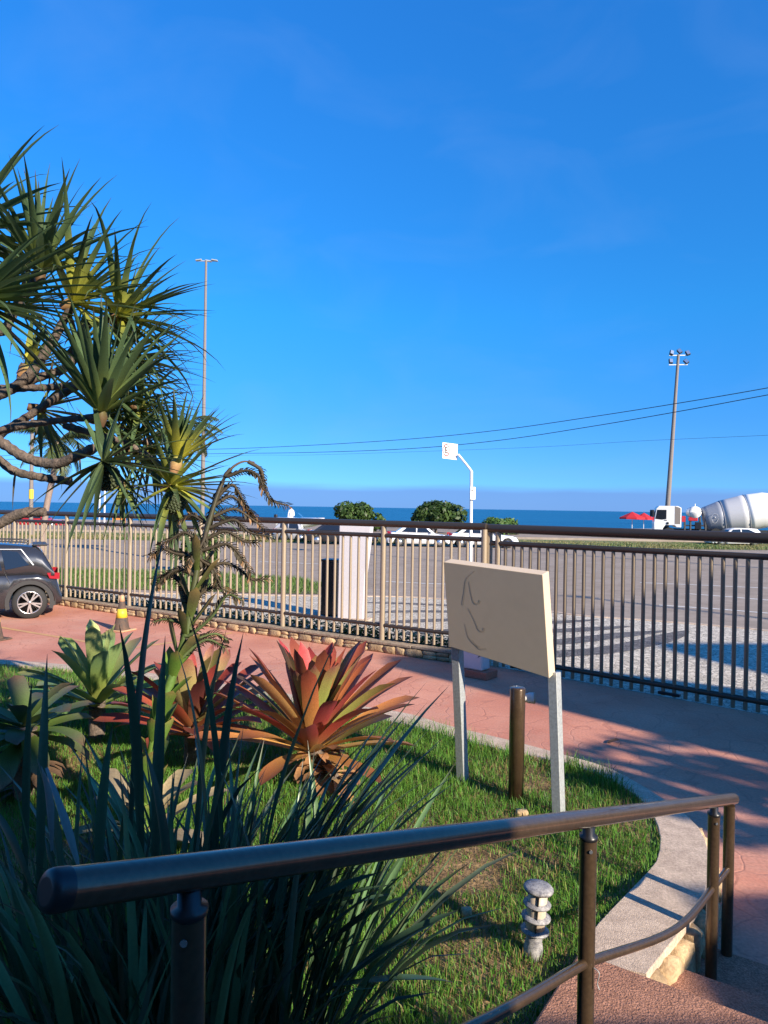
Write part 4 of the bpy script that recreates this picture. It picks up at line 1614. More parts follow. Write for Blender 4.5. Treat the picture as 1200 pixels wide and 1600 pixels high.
GB_ = [(.045, .085, .018), (.07, .12, .028), (.03, .06, .014)]
bush(521, 594, 780, 68, 'round dark green bush between the sea and the white totem', 5200, GB_, 21)
bush(641, 722, 780, 66, 'large round dark green bush left of the parking sign pole', 6200, GB_, 22)
bush(758, 808, 806, 66, 'low spreading green bush right of the parking sign pole', 2600, [(.07, .14, .03), (.09, .16, .04)], 23)
bush(285, 345, 838, 27, 'small green shrub behind the fence beside the palm trunk', 900, [(.08, .15, .03), (.06, .11, .025)], 24)


def umbrella(u, vtop, d, wid, label):
    p = P(u, vtop, d)
    z = p.z
    t = thing('beach_umbrella', label, 'umbrella', vec(p, -.2), 'red beach umbrellas')
    MB().tube([vec(p, -.3), vec(p, z - .05)], .03, 6).build('pole', MT['white'], t)
    mb = MB()
    n_ = 8
    r = wid / 2
    vs = [vec(p, z)]
    for k in range(n_):
        a = 2 * math.pi * k / n_
        vs.append(Vector((p.x + r * math.cos(a), p.y + r * math.sin(a), z - .62)))
    for k in range(n_):
        a = 2 * math.pi * k / n_
        vs.append(Vector((p.x + r * math.cos(a), p.y + r * math.sin(a), z - .78)))
    fs = [(0, 1 + k, 1 + (k + 1) % n_) for k in range(n_)] + [(1 + k, 9 + k, 9 + (k + 1) % n_, 1 + (k + 1) % n_) for k in range(n_)]
    mb.add(vs, fs)
    mb.build('canopy', MT['redfab'], t)


umbrella(988, 799.5, 74, 2.7, 'red beach umbrella furthest left of the pair by the sea')
umbrella(1006, 801, 78, 2.3, 'smaller red beach umbrella just left of the truck cab')


def lamp_mast(u0, v0, u1, v1, d, r0, r1, label, kind):
    a, b = P(u1, v1, d), P(u0, v0, d)             # a lower image point, b top
    k = (0.0 - b.z) / (a.z - b.z)
    base = b + (a - b) * k
    t = thing('light_mast', label, 'street lamp', base, 'tall seafront light masts')
    MB().tube([base, b], [r0, r1], 12).build('pole', MT['polegrey'], t)
    if kind == 'tee':
        MB().bar(b + Vector((-.75, 0, -.05)), b + Vector((.95, 0, -.03)), .08, .08).build('crossarm', MT['steel_grey'], t)
        for x, y in ((-.65, 0), (.75, 0), (.12, .35)):
            bevel(MB().box(b + Vector((x, y, .08 if y else .02)), (.55, .3, .12), Matrix.Rotation(R(8 if x > 0 else -8), 3, 'Y')).build('floodlight', MT['steel_grey'], t), .03, 1)
    else:
        for z in (-.1, -.95):
            MB().bar(b + Vector((-.85, 0, z)), b + Vector((.85, 0, z + .05)), .08, .08).build('crossarm', MT['steel_grey'], t)
        for x, z, tilt in ((-.62, .15, 20), (.1, .3, -30), (.85, .15, -20), (-.68, -.62, 5), (.72, -.62, -35)):
            rr_ = Matrix.Rotation(R(tilt), 3, 'Y') @ Matrix.Rotation(R(-25), 3, 'X')
            f = bevel(MB().box(b + Vector((x, 0, z)), (.34, .22, .46), rr_).build('floodlight', MT['cladding'], t), .03, 1)
            MB().box(b + Vector((x, 0, z)) + rr_ @ Vector((0, -.12, 0)), (.28, .02, .38), rr_).build('lens', MT['chrome'], f)
    return t


lamp_mast(322, 407, 317, 745, 62, .20, .10, 'very tall slim light mast rising behind the pandanus on the left', 'tee')
lamp_mast(1060, 554, 1043, 795, 64, .24, .12, 'leaning concrete light mast with five floodlights behind the truck', 'five')

# no-parking sign on a bent pole
d_ = 34
pb, pk = P(736.5, 815, d_), P(736.5, 737, d_)
base = vec(pb, 0)
sp = thing('parking_sign', 'white no parking sign on a bent white pole across the road', 'road sign', base)
pe = P(716, 710, d_)
MB().tube([base, pk], .075, 10).build('pole', MT['white'], sp)
MB().tube(smooth_path([pk + Vector((0, 0, -.1)), pk + Vector((-.02, 0, .06)), pe], 4), .055, 8).build('arm', MT['white'], sp)
cs = P(703, 705, d_)
bw, bh = .80, .76
yw = Matrix.Rotation(R(20), 3, 'Z')


def SX(x, y, z):
    return yw @ Vector((x, y, z - x * .07)) + cs


mb = MB()
vs = [SX(x, y, z) for y in (-.02, .02) for x, z in ((-bw / 2, -bh / 2), (bw / 2, -bh / 2), (bw / 2, bh / 2), (-bw / 2, bh / 2))]
mb.add(vs, [(0, 1, 2, 3), (7, 6, 5, 4), (0, 4, 5, 1), (1, 5, 6, 2), (2, 6, 7, 3), (3, 7, 4, 0)])
plate = mb.build('sign_plate', MT['white'], sp)
rcx, rcz = -.20, .03
mb = MB()
for k in range(28):
    a0, a1 = 2 * math.pi * k / 28, 2 * math.pi * (k + 1) / 28
    mb.add([SX(rcx + rr_ * .62 * math.cos(a), -.026, rcz + rr_ * math.sin(a)) for a, rr_ in ((a0, .24), (a1, .24), (a1, .30), (a0, .30))], [(0, 1, 2, 3)])
mb.add([SX(rcx - .13, -.027, rcz + .19), SX(rcx - .10, -.027, rcz + .22), SX(rcx + .13, -.027, rcz - .19), SX(rcx + .10, -.027, rcz - .22)], [(0, 1, 2, 3)])
mb.build('red_ring', MT['signred'], plate)
mb = MB()
for x0, x1, z0, z1 in ((-.075, -.03, -.15, .15), (-.03, .075, .10, .15), (-.03, .055, -.025, .025), (-.03, .075, -.15, -.10)):
    mb.add([SX(rcx + x0, -.030, rcz + z0), SX(rcx + x1, -.030, rcz + z0), SX(rcx + x1, -.030, rcz + z1), SX(rcx + x0, -.030, rcz + z1)], [(0, 1, 2, 3)])
mb.build('letter', MT['signblack'], plate)
mb = MB()
for row, (zr, n_, x0) in enumerate(((.20, 6, -.01), (-.20, 5, .05))):
    for k in range(n_):
        x = x0 + k * .062
        w_, h_ = random.uniform(.02, .045), .075
        if row == 0 and k == 2:
            continue
        mb.add([SX(x, -.026, zr - h_ / 2), SX(x + w_, -.026, zr - h_ / 2), SX(x + w_, -.026, zr + h_ / 2), SX(x, -.026, zr + h_ / 2)], [(0, 1, 2, 3)])
mb.build('small_print', MT['signgrey'], plate)
qb = P(738, 771, d_)
bevel(MB().box(qb + Vector((0, -.1, 0)), (.26, .16, .62)).build('pole_box', MT['white'], sp), .02, 1)
MB().box(qb + Vector((-.03, -.185, .15)), (.06, .02, .05)).build('box_lock', MT['signblack'], sp)

# left: utility pole with yellow band, thin white poles, orange barrel
q = G(48, 838)
up_ = thing('utility_pole', 'grey utility pole with a yellow band at the far left', 'pole', q)
tpz = P(50, 640, (q - CAM).dot(FWD)).z
MB().tube([vec(q, 0), vec(q, tpz)], [.16, .12], 10).build('pole', MT['polegrey'], up_)
zb_ = P(48, 772, (q - CAM).dot(FWD)).z
MB().tube([vec(q, zb_ - .35), vec(q, zb_ + .35)], .17, 12).build('band', MT['coneyel'], up_)
for u, lab in ((155, 'thin white pole by the sea, left one of a close pair'), (163, 'thin white pole by the sea, right one of a close pair')):
    q2 = G(u, 822)
    t = thing('thin_pole', lab, 'pole', q2, 'thin white poles by the sea')
    MB().tube([vec(q2, 0), vec(q2, 5.2 if u > 160 else 4.6)], .09, 8).build('pole', MT['white'], t)
    MB().sphere(vec(q2, 5.2 if u > 160 else 4.6), .13, 8, 6).build('cap', MT['white'], t)
q2 = G(186, 822)
ob = thing('orange_barrier', 'orange road barrier far behind the fence on the left', 'barrier', q2)
MB().box(vec(q2, .95), (1.5, .1, .5)).build('panel', MT['orange'], ob)
for s in (-.6, .6):
    MB().box(vec(q2, .36) + Vector((s, 0, 0)), (.1, .5, .72)).build('leg', MT['orange'], ob)

# power cables, hung from poles outside the frame
rp = thing('utility_pole', 'grey utility pole carrying the cables at the right', 'pole', (24, 30, 0))
cab1 = [(-60, 716, 78), (120, 706, 70), (330, 702, 62), (480, 696, 56), (640, 686, 50), (780, 672, 45), (920, 652, 40), (1060, 630, 36), (1200, 606, 33), (1420, 565, 30)]
cab2 = [(-60, 722, 78), (120, 713, 70), (330, 709, 62), (480, 707, 56), (640, 701, 50), (780, 688, 45), (920, 667, 40), (1060, 643, 36), (1200, 617, 33), (1420, 577, 30)]
cab3 = [(-60, 730, 78), (330, 713, 62), (480, 711, 56), (700, 704, 48), (850, 698, 42), (1000, 689, 38), (1200, 680, 33), (1420, 668, 30)]
for cb, r_, lab in ((cab1, .020, 'upper black overhead cable crossing the sky to the right'), (cab2, .020, 'lower black overhead cable passing over the parking sign'), (cab3, .007, 'faint thin lowest overhead wire just above the parking sign')):
    pts = smooth_path([P(*c) for c in cb], 6)
    tag(MB().tube(pts, r_, 5).build('overhead_cable', MT['cable']), lab, 'cable', 'overhead cables')
endp = P(*cab1[-1])
rp.location = vec(endp, 0)
MB().tube([vec(endp, 0), vec(endp, endp.z + .6)], [.18, .12], 10).build('pole', MT['polegrey'], rp)
MB().bar(endp + Vector((-.7, 0, -.03)), endp + Vector((.7, 0, -.03)), .1, .1).build('crossarm', MT['bark'], rp)


def palm(u, v, d, ubase, label, fl_, nfr, seed, tint=1.0):
    rg = random.Random(seed)
    top = P(u, v, d)
    b = vec(P(ubase, 800, d), 0)
    t = thing('coconut_palm', label, 'palm tree', b, 'palms behind the fence')
    MB().tube(smooth_path([b, b.lerp(top, .4) + Vector((-.12, 0, 0)), b.lerp(top, .75), top], 5), [.20] + [.15] * 10 + [.13] * 5, 10).build('trunk', MT['barkpalm'], t)
    for k in range(nfr):
        az = k * 2.4 + rg.uniform(-.2, .2)
        el = R(rg.uniform(-25, 70))
        L = fl_ * rg.uniform(.8, 1.1)
        dirv = Vector((math.cos(az) * math.cos(el), math.sin(az) * math.cos(el), math.sin(el)))
        sdv = dirv.cross(Vector((0, 0, 1))).normalized()
        un = sdv.cross(dirv)
        pos = top.copy()
        mb = MB()
        nseg = 16
        prev = pos.copy()
        g = tint * rg.uniform(.8, 1.2)
        for i in range(nseg):
            a = -rg.uniform(1.2, 1.7) / nseg
            dirv, un = dirv * math.cos(a) + un * math.sin(a), un * math.cos(a) - dirv * math.sin(a)
            nxt = pos + dirv * L / nseg
            mb.bar(pos, nxt, .035, .03, un, (.12 * g, .13 * g, .04 * g))
            if i > 1:
                ll = fl_ * .30 * math.sin(math.pi * min(1, (i + 2) / (nseg + 2.5)))
                for s in (-1, 1):
                    for jj in (0, .5):
                        pp = pos.lerp(nxt, jj)
                        q_ = (sdv * s * .85 + dirv * .55 + Vector((0, 0, -.35 - rg.uniform(0, .3)))).normalized()
                        w_ = dirv * .022 * fl_ / 1.6
                        mb.add([pp - w_, pp + w_, pp + q_ * ll * .6 + w_ * .8, pp + q_ * ll + Vector((0, 0, -.06)), pp + q_ * ll * .6 - w_ * .8], [(0, 1, 2, 3, 4)], (.085 * g, .115 * g, .035 * g))
            pos = nxt
        mb.build('frond', MT['leaf'], t)


palm(286, 668, 33, 268, 'palm behind the fence with its crown beside the tall light mast', 1.9, 18, 1, 1.0)
palm(92, 690, 36, 66, 'palm behind the pandanus branches at far left', 2.4, 17, 2, .95)

# ================================================================== SIGN BOARD, BOLLARD, GARDEN LAMP
sbL, sbR = G(724, 1217, LZ), G(874, 1270, LZ)
sign = thing('sign_board', 'blank cream sign board leaning on two grey metal legs on the lawn', 'sign', (sbL + sbR) / 2)
# board corners from the photograph, at the distance of the legs
dl, dr = 5.95, 5.47
cTL, cTR, cBR, cBL = P(693, 878, dl - .10), P(848, 898, dr - .14), P(858, 1060, dr - .02), P(702, 1010, dl + .02)
ex = ((cTR - cTL).normalized() + (cBR - cBL).normalized()).normalized()
ez = ((cTL - cBL).normalized() + (cTR - cBR).normalized())
ez = (ez - ex * ez.dot(ex)).normalized()
ey = ez.cross(ex)                                # back (away from the viewer)
0 and print('SIGN n.s', (-ey).dot(S), 'len', (cTR - cTL).length)
o_ = (cTL + cTR + cBR + cBL) / 4
cen = [((c - o_).dot(ex), (c - o_).dot(ez)) for c in (cBL, cBR, cTR, cTL)]
TH = .115
mb = MB()
vs = [o_ + ex * x + ez * z for x, z in cen] + [o_ + ex * x + ez * z + ey * TH for x, z in cen]
mb.add(vs, [(0, 1, 2, 3), (7, 6, 5, 4), (0, 4, 5, 1), (1, 5, 6, 2), (2, 6, 7, 3), (3, 7, 4, 0)])
bevel(mb.build('board', MT['cream'], sign), .004, 2)
x0b, x1b = min(c[0] for c in cen), max(c[0] for c in cen)
zlo = min(c[1] for c in cen)
for foot, tp in ((sbL, P(714, 1000, dl + .06)), (sbR, P(866, 1050, dr + .07))):
    mb = MB()
    bo_ = tp + ez * .25
    bo_ = tp.lerp(tp + (tp - foot).normalized() * .2, 1)
    mb.bar(foot + Vector((0, 0, -.1)), tp, .075, .085, ey)
    bevel(mb.build('leg', MT['steel_grey'], sign), .004, 1)
# slightly darker marks on the face: three curled strokes, 1.5 mm proud
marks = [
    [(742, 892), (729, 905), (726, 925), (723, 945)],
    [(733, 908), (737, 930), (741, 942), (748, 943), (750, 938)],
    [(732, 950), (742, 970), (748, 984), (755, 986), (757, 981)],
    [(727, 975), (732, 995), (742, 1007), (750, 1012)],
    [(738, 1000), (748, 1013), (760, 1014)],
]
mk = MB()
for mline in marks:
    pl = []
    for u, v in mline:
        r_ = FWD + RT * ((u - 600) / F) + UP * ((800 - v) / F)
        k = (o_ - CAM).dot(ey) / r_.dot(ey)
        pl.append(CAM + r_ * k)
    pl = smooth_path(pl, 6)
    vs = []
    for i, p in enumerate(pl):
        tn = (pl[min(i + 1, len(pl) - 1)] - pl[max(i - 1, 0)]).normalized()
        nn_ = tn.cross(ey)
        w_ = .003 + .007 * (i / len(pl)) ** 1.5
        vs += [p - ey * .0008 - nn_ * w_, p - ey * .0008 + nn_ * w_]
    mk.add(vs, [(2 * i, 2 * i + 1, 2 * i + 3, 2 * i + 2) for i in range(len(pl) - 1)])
mk.build('curled_mark', mat('curled_mark_tone', (.49, .385, .27), .6), sign)

q = G(806, 1246, LZ)
bl = thing('bollard', 'round brown metal bollard with a small white floodlight beside the sign leg', 'bollard', vec(q, LZ))
MB().lathe([(.062, -.06), (.062, .88), (.058, .888), (.02, .889)], 28, vec(q, LZ)).build('tube', MT['bronze'], bl)
fp = vec(q, LZ + .80) + Vector((.095, .02, 0))
fb_ = MB().tube([fp + Vector((-.04, 0, 0)), fp + Vector((.0, 0, 0)), fp + Vector((.035, -.0, 0)), fp + Vector((.042, 0, 0))], [.028, .042, .044, .030], 18).build('floodlight', MT['white'], bl)
MB().tube([fp + Vector((.036, 0, 0)), fp + Vector((.046, 0, 0))], .046, 18).build('rim', MT['lampwhite'], fb_)

q = G(833, 1484, LZ)
gl = thing('garden_lamp', 'weathered grey and white tiered garden lamp in the grass', 'lamp', vec(q, LZ))
qq = vec(q, LZ)
rtl = Matrix.Rotation(R(4), 3, 'Y')
MB().lathe([(.050, -.05), (.050, .02), (.042, .05), (.045, .10)], 20, qq, rot=rtl).build('base', MT['lampgrey'], gl)
MB().lathe([(.050, .10), (.050, .325)], 24, qq, rot=rtl).build('diffuser', MT['lampwhite'], gl)
for z, r_ in ((.115, .073), (.185, .075), (.255, .071)):
    MB().lathe([(.049, z - .008), (r_, z - .014), (r_ + .002, z - .006), (.049, z + .006)], 24, qq, rot=rtl).build('louvre_ring', MT['lampgrey'], gl)
MB().lathe([(.05, .322), (.077, .318), (.079, .330), (.070, .340), (.02, .345)], 24, qq, rot=rtl).build('cap', MT['lampgrey'], gl)
for k in range(3):
    a = -1.75 + k * 2.1
    MB().tube([rtl @ Vector((math.cos(a) * .053, math.sin(a) * .053, .10)) + qq, rtl @ Vector((math.cos(a) * .053, math.sin(a) * .053, .32)) + qq], .005, 6).build('strut', MT['blackplastic'], gl)

# ================================================================== HANDRAIL
hr = thing('handrail', 'bronze tube handrail descending beside the granite steps in the foreground', 'handrail', (0.8, 2.6, .4))
RA, RB = P(86, 1391, 1.10), P(1146, 1248, 4.2)
dirr = (RB - RA).normalized()
MB().tube([RA, RB], .0325, 32).build('top_rail', MT['bronze'], hr)
MB().tube([RA - dirr * .016, RA - dirr * .015, RA - dirr * .011, RA - dirr * .004, RA + dirr * .018], [.020, .027, .0315, .0335, .0335], 36).build('end_cap', MT['blackplastic'], hr)


def rail_at(u):
    best, bd = 0, 1e9
    for i in range(2001):
        s = i / 2000
        p = RA.lerp(RB, s) - CAM
        uu = 600 + F * p.dot(RT) / p.dot(FWD)
        if abs(uu - u) < bd:
            best, bd = s, abs(uu - u)
    return RA.lerp(RB, best)


pts_low = []
for u, zb_, rr_ in ((297, .84, .031), (920, .33, .031), (1116, .02, .031), (1140, .02, .031)):
    p = rail_at(u)
    full = u == 1140
    ztop = p.z - (.035 if full else .075)
    MB().tube([vec(p, zb_), vec(p, ztop)], rr_, 24).build('post', MT['bronze'], hr)
    if not full:
        sd_ = MB().lathe([(.031, 0), (.034, .004), (.034, .016), (.022, .020), (.022, .05)], 20, vec(p, ztop - .004)).build('saddle', MT['blackplastic'], hr)
        MB().tube([vec(p, ztop - .035) + Vector((.0, -.033, 0)), vec(p, ztop - .035) + Vector((0, -.036, 0))], .007, 8).build('screw', MT['chrome'], hr)
    pts_low.append((p, u))
# lower rail, slightly bowed, through the posts
pm, pr_ = pts_low[1][0], pts_low[2][0]
pf = pts_low[0][0]
lowm = Vector((pm.x, pm.y, P(918, 1505, (pm - CAM).dot(FWD)).z))
lowr = Vector((pr_.x, pr_.y, P(1112, 1388, (pr_ - CAM).dot(FWD)).z))
pe2 = pts_low[3][0]
mid = lowm.lerp(lowr, .5) + Vector((.05, -.03, -.035))
MB().tube(smooth_path([lowm, mid, lowr, vec(pe2, lowr.z - .01)], 6), .0175, 14).build('lower_rail', MT['bronze'], hr)
lowf = Vector((pf.x, pf.y, pf.z - .48))
MB().tube(smooth_path([lowf, lowf.lerp(lowm, .5) + Vector((.02, -.02, -.02)), lowm], 6), .0175, 14).build('lower_rail', MT['bronze'], hr)
MB().tube(smooth_path([lowm + Vector((.02, -.03, .0)), lowm + Vector((.035, -.045, -.01)), lowm + Vector((.03, -.04, -.05)), lowm + Vector((.036, -.045, -.07))], 4), .0018, 6).build('tie_wire', MT['steel_grey'], hr)

# ================================================================== PLANTS
YG = (.34, .36, .05)


def bromeliad(name, label, q, n, L, W, stops_in, stops_out, el=(82, 8), seed=0, group='giant bromeliads on the lawn', droop=(.25, .9), fold=.32, mats='leaf', alt=None, palt=.3):
    random.seed(seed)
    t = thing(name, label, 'bromeliad', q, group)
    for k in range(n):
        f = k / (n - 1)                          # 0 inner -> 1 outer
        az = k * 2.39996 + random.uniform(-.15, .15)
        e = R(lerp(el[0], el[1], f ** .8) + random.uniform(-5, 5))
        d = Vector((math.cos(az) * math.cos(e), math.sin(az) * math.cos(e), math.sin(e)))
        l_ = L * (lerp(.78, 1.0, min(1, f * 2)) if f < .8 else lerp(1.0, .85, (f - .8) * 5)) * random.uniform(.88, 1.08)
        w = W * lerp(.85, 1.0, f) * random.uniform(.85, 1.12)
        st_ = [(a, tuple(lerp(x, y, min(1, max(0, f ** .6 + random.uniform(-.25, .25)))) for x, y in zip(ca, cb))) for (a, ca), (b, cb) in zip(stops_in, stops_out)]
        if alt and random.random() < palt:
            g_ = random.uniform(.8, 1.2)
            st_ = [(a, tuple(x * g_ for x in c_)) for a, c_ in random.choice(alt)]
        dr_ = lerp(droop[0], droop[1], f) * random.uniform(.6, 1.3)
        p = vec(q, q.z) + Vector((math.cos(az), math.sin(az), 0)) * (.02 + .05 * f) + Vector((0, 0, .16 * (1 - f)))
        mb = MB().leaf(p, d, l_, w, dr_, fold, st_, 9, 'strap', twist=random.uniform(-.35, .35))
        mb.build('leaf', MT[mats], t)
    return t


red, dred, orange_, brown, green, lime, cream_ = (.30, .045, .045), (.13, .02, .025), (.42, .15, .045), (.15, .07, .035), (.07, .13, .03), (.30, .36, .07), (.55, .42, .22)
# centre: red and orange bromeliad
qc = P(488, 1178, 5.9)
bc = bromeliad('giant_bromeliad', 'large red and orange bromeliad in the middle of the lawn left of the sign', qc, 54, .98, .155,
               [(0, (.36, .26, .07)), (.35, (.42, .14, .06)), (.75, (.42, .085, .06)), (1, (.30, .06, .05))],
               [(0, (.55, .34, .10)), (.35, (.58, .28, .08)), (.75, (.44, .17, .06)), (1, (.10, .05, .03))], (84, 12), 4, droop=(.1, .5), alt=[
                   [(0, (.40, .42, .10)), (.5, (.36, .40, .10)), (.8, (.34, .26, .08)), (1, (.22, .10, .05))],
                   [(0, (.50, .30, .10)), (.4, (.36, .07, .06)), (.8, (.38, .06, .07)), (1, (.24, .04, .04))],
                   [(0, (.34, .24, .08)), (.4, (.10, .09, .03)), (.8, (.08, .05, .03)), (1, (.06, .03, .02))],
                   [(0, (.62, .42, .14)), (.5, (.66, .40, .14)), (.85, (.55, .24, .09)), (1, (.2, .1, .05))],
                   [(0, (.44, .20, .08)), (.4, (.42, .07, .06)), (.8, (.46, .07, .07)), (1, (.26, .04, .04))]], palt=.5)
# some lime leaves at the heart
for k in range(9):
    az = -2.6 + k * .38
    e = R(random.uniform(62, 80))
    d = Vector((math.cos(az) * math.cos(e), math.sin(az) * math.cos(e), math.sin(e)))
    MB().leaf(qc + Vector((0, 0, .12)), d, .86 * random.uniform(.85, 1.05), .10, .25, .32, [(0, lime), (.55, (.34, .40, .10)), (.8, (.36, .30, .10)), (1, (.34, .10, .10))], 8).build('leaf', MT['leaf'], bc)
# trunk with skirt of dry leaf bases
zt_ = qc.z
tb = vec(P(535, 1290, 5.75), LZ)
MB().tube(smooth_path([vec(tb, LZ - .05), vec(tb.lerp(qc, .5), lerp(LZ, zt_, .5)), qc + Vector((0, 0, .05))], 4), .07, 10).build('trunk', MT['bark'], bc)
for k in range(70):
    f = random.random() ** 1.3
    p = Vector((lerp(tb.x, qc.x, f), lerp(tb.y, qc.y, f), lerp(LZ + .05, zt_, f)))
    az = random.uniform(0, 6.28)
    d = Vector((math.cos(az), math.sin(az), random.uniform(-.6, .6)))
    g = random.uniform(.6, 1.25)
    MB().leaf(p + d * .05, d, random.uniform(.10, .30), random.uniform(.05, .10), random.uniform(.8, 2.2), .3, [(0, (.50 * g, .32 * g, .15 * g)), (.6, (.40 * g, .20 * g, .08 * g)), (1, (.20 * g, .10 * g, .05 * g))], 5).build('dry_leaf', MT['leafdry'], bc)

# second: red bromeliad behind the flower stalk
q2 = P(300, 1150, 6.3)
b2 = bromeliad('giant_bromeliad', 'deep red bromeliad behind the tall dried flower stalk', q2, 32, .82, .165,
               [(0, (.40, .18, .06)), (.35, (.38, .06, .04)), (.75, (.36, .045, .045)), (1, (.18, .04, .03))],
               [(0, (.50, .20, .07)), (.35, (.48, .13, .05)), (.75, (.34, .08, .045)), (1, (.14, .05, .03))], (80, 14), 9, droop=(.15, .7), alt=[
                   [(0, (.5, .42, .14)), (.5, (.5, .44, .16)), (.85, (.42, .22, .12)), (1, (.30, .06, .06))],
                   [(0, (.20, .10, .04)), (.5, (.12, .035, .03)), (1, (.07, .02, .02))],
                   [(0, (.30, .34, .09)), (.5, (.24, .28, .08)), (1, (.16, .10, .04))]], palt=.28)
for az, e, L_ in ((-.2, 42, .75), (.25, 38, .85), (2.7, 60, .6), (1.2, 70, .75), (-.6, 30, .6)):
    d = Vector((math.cos(az) * math.cos(R(e)), math.sin(az) * math.cos(R(e)), math.sin(R(e))))
    MB().leaf(q2 + Vector((0, 0, .1)), d, L_, .10, .3, .3, [(0, (.5, .42, .12)), (.5, (.52, .46, .16)), (.85, (.44, .22, .14)), (1, (.30, .06, .06))], 8).build('leaf', MT['leaf'], b2)
MB().tube([vec(q2, LZ - .05), q2 + Vector((0, 0, .1))], .07, 10).build('trunk', MT['bark'], b2)

# third: green bromeliad at left
q3 = P(152, 1108, 7.0)
b3 = bromeliad('giant_bromeliad', 'bright green bromeliad behind and left of the red one', q3, 30, .90, .18,
               [(0, (.42, .44, .12)), (.35, (.34, .42, .11)), (.75, (.42, .50, .18)), (1, (.36, .42, .15))],
               [(0, (.20, .26, .06)), (.35, (.11, .20, .05)), (.75, (.12, .20, .06)), (1, (.15, .11, .05))], (78, 5), 13)
MB().tube([vec(q3, LZ - .05), q3 + Vector((0, 0, .1))], .08, 10).build('trunk', MT['bark'], b3)

# fourth: grey purple bromeliad at the left edge
q4 = P(40, 1158, 5.6)
b4 = bromeliad('giant_bromeliad', 'dusky purple grey bromeliad at the left edge with browned tips', q4, 26, .56, .19,
               [(0, (.12, .18, .04)), (.35, (.10, .15, .045)), (.75, (.10, .11, .07)), (1, (.14, .09, .07))],
               [(0, (.14, .20, .04)), (.35, (.10, .17, .04)), (.75, (.12, .15, .06)), (1, (.22, .12, .06))], (46, -12), 17, droop=(.5, 1.0))
MB().tube([vec(q4, LZ - .05), q4 + Vector((0, 0, .1))], .09, 10).build('trunk', MT['bark'], b4)
for k in range(26):
    f = random.random()
    p = vec(q4, lerp(LZ + .03, q4.z, f))
    az = random.uniform(0, 6.28)
    d = Vector((math.cos(az), math.sin(az), random.uniform(-.6, .3)))
    g = random.uniform(.4, .9)
    MB().leaf(p + d * .06, d, random.uniform(.15, .35), random.uniform(.05, .09), random.uniform(.8, 2.0), .3, [(0, (.34 * g, .22 * g, .12 * g)), (1, (.18 * g, .10 * g, .06 * g))], 5).build('dry_leaf', MT['leafdry'], b4)

def ramp_r(st_, t):
    return ramp_z(st_, t)


# fifth: flowered bromeliad with a tall dried stalk
DS = 4.75
qs = P(228, 1290, DS)
b5 = thing('flowering_bromeliad', 'spent bromeliad with tall green stalk and curled dried flower branches', 'bromeliad', vec(qs, LZ))
stalk_img = [(226, 1300), (232, 1235), (240, 1170), (252, 1110), (272, 1050), (292, 985), (301, 930), (312, 870), (327, 815), (341, 770), (356, 738), (377, 722), (398, 722)]
sp_ = smooth_path([P(u, v, DS + .02 * i) for i, (u, v) in enumerate(stalk_img)], 4)
ns = len(sp_)
srad = [ramp_r([(0, .050), (.2, .037), (.36, .028), (.5, .024), (.75, .013), (1, .004)], i / (ns - 1)) for i in range(ns)]
scol = [ramp_col([(0, (.14, .23, .035)), (.30, (.10, .18, .035)), (.45, (.06, .075, .025)), (.75, (.05, .042, .022)), (1, (.12, .07, .04))], i / (ns - 1)) for i in range(ns)]
MB().tube(sp_, srad, 12, col=scol).build('flower_stalk', MT['stem'], b5)
# clasping green bracts up the stalk
for k in range(34):
    f = .02 + .56 * k / 33
    i = int(f * (ns - 1))
    p = sp_[i]
    tn = (sp_[i + 1] - sp_[i]).normalized()
    az = k * 2.4
    sx_ = tn.cross(Vector((0, 1, 0))).normalized()
    sy_ = tn.cross(sx_)
    rad_v = sx_ * math.cos(az) + sy_ * math.sin(az)
    g = random.uniform(.85, 1.2)
    c0, c1 = ((.15 * g, .26 * g, .04 * g), (.11 * g, .20 * g, .035 * g)) if f < .36 else ((.12 * g, .17 * g, .04 * g), (.10 * g, .08 * g, .04 * g))
    MB().leaf(p + rad_v * srad[i] * .75 - tn * .04, (tn * 1.0 + rad_v * (.42 if f < .3 else .62)).normalized(), random.uniform(.20, .30), .125 * lerp(1, .5, f * 1.7), -.25, .55, [(0, c0), (.7, c1), (1, (.24, .17, .06))], 5, 'strap', upv=-rad_v).build('bract', MT['leaf'], b5)
# dried flower branches: start fraction on stalk, image end points
branches = [
    (.46, [(290, 995), (330, 965), (355, 930), (378, 938)]), (.44, [(296, 1000), (335, 990), (355, 1000)]),
    (.50, [(300, 940), (330, 918), (360, 925), (370, 935)]), (.50, [(296, 945), (285, 915), (262, 898), (240, 905)]),
    (.55, [(305, 905), (280, 890), (258, 902), (246, 915)]), (.57, [(307, 900), (345, 880), (372, 888), (395, 906), (418, 904)]),
    (.60, [(310, 880), (275, 865), (255, 858), (236, 868)]), (.63, [(314, 860), (355, 850), (378, 872), (392, 895)]),
    (.65, [(317, 850), (290, 832), (268, 842), (250, 852)]), (.67, [(320, 842), (352, 830), (382, 846), (402, 848)]),
    (.70, [(324, 825), (365, 812), (390, 832), (420, 838)]), (.72, [(326, 818), (300, 805), (280, 815)]),
    (.74, [(329, 808), (365, 795), (395, 812), (412, 826)]), (.77, [(334, 790), (360, 775), (380, 790), (400, 808)]),
    (.80, [(338, 778), (362, 757), (376, 775), (390, 800)]), (.97, [(388, 724), (408, 735), (413, 762), (424, 782), (450, 790)]),
    (.86, [(352, 745), (385, 735), (405, 745), (412, 765)]), (.37, [(275, 1040), (320, 1000), (352, 1012)]), (.38, [(300, 985), (262, 968), (240, 972)]),
    (.66, [(316, 850), (300, 870), (292, 892)]), (.61, [(312, 872), (335, 890), (340, 915)]),
]
random.seed(31)
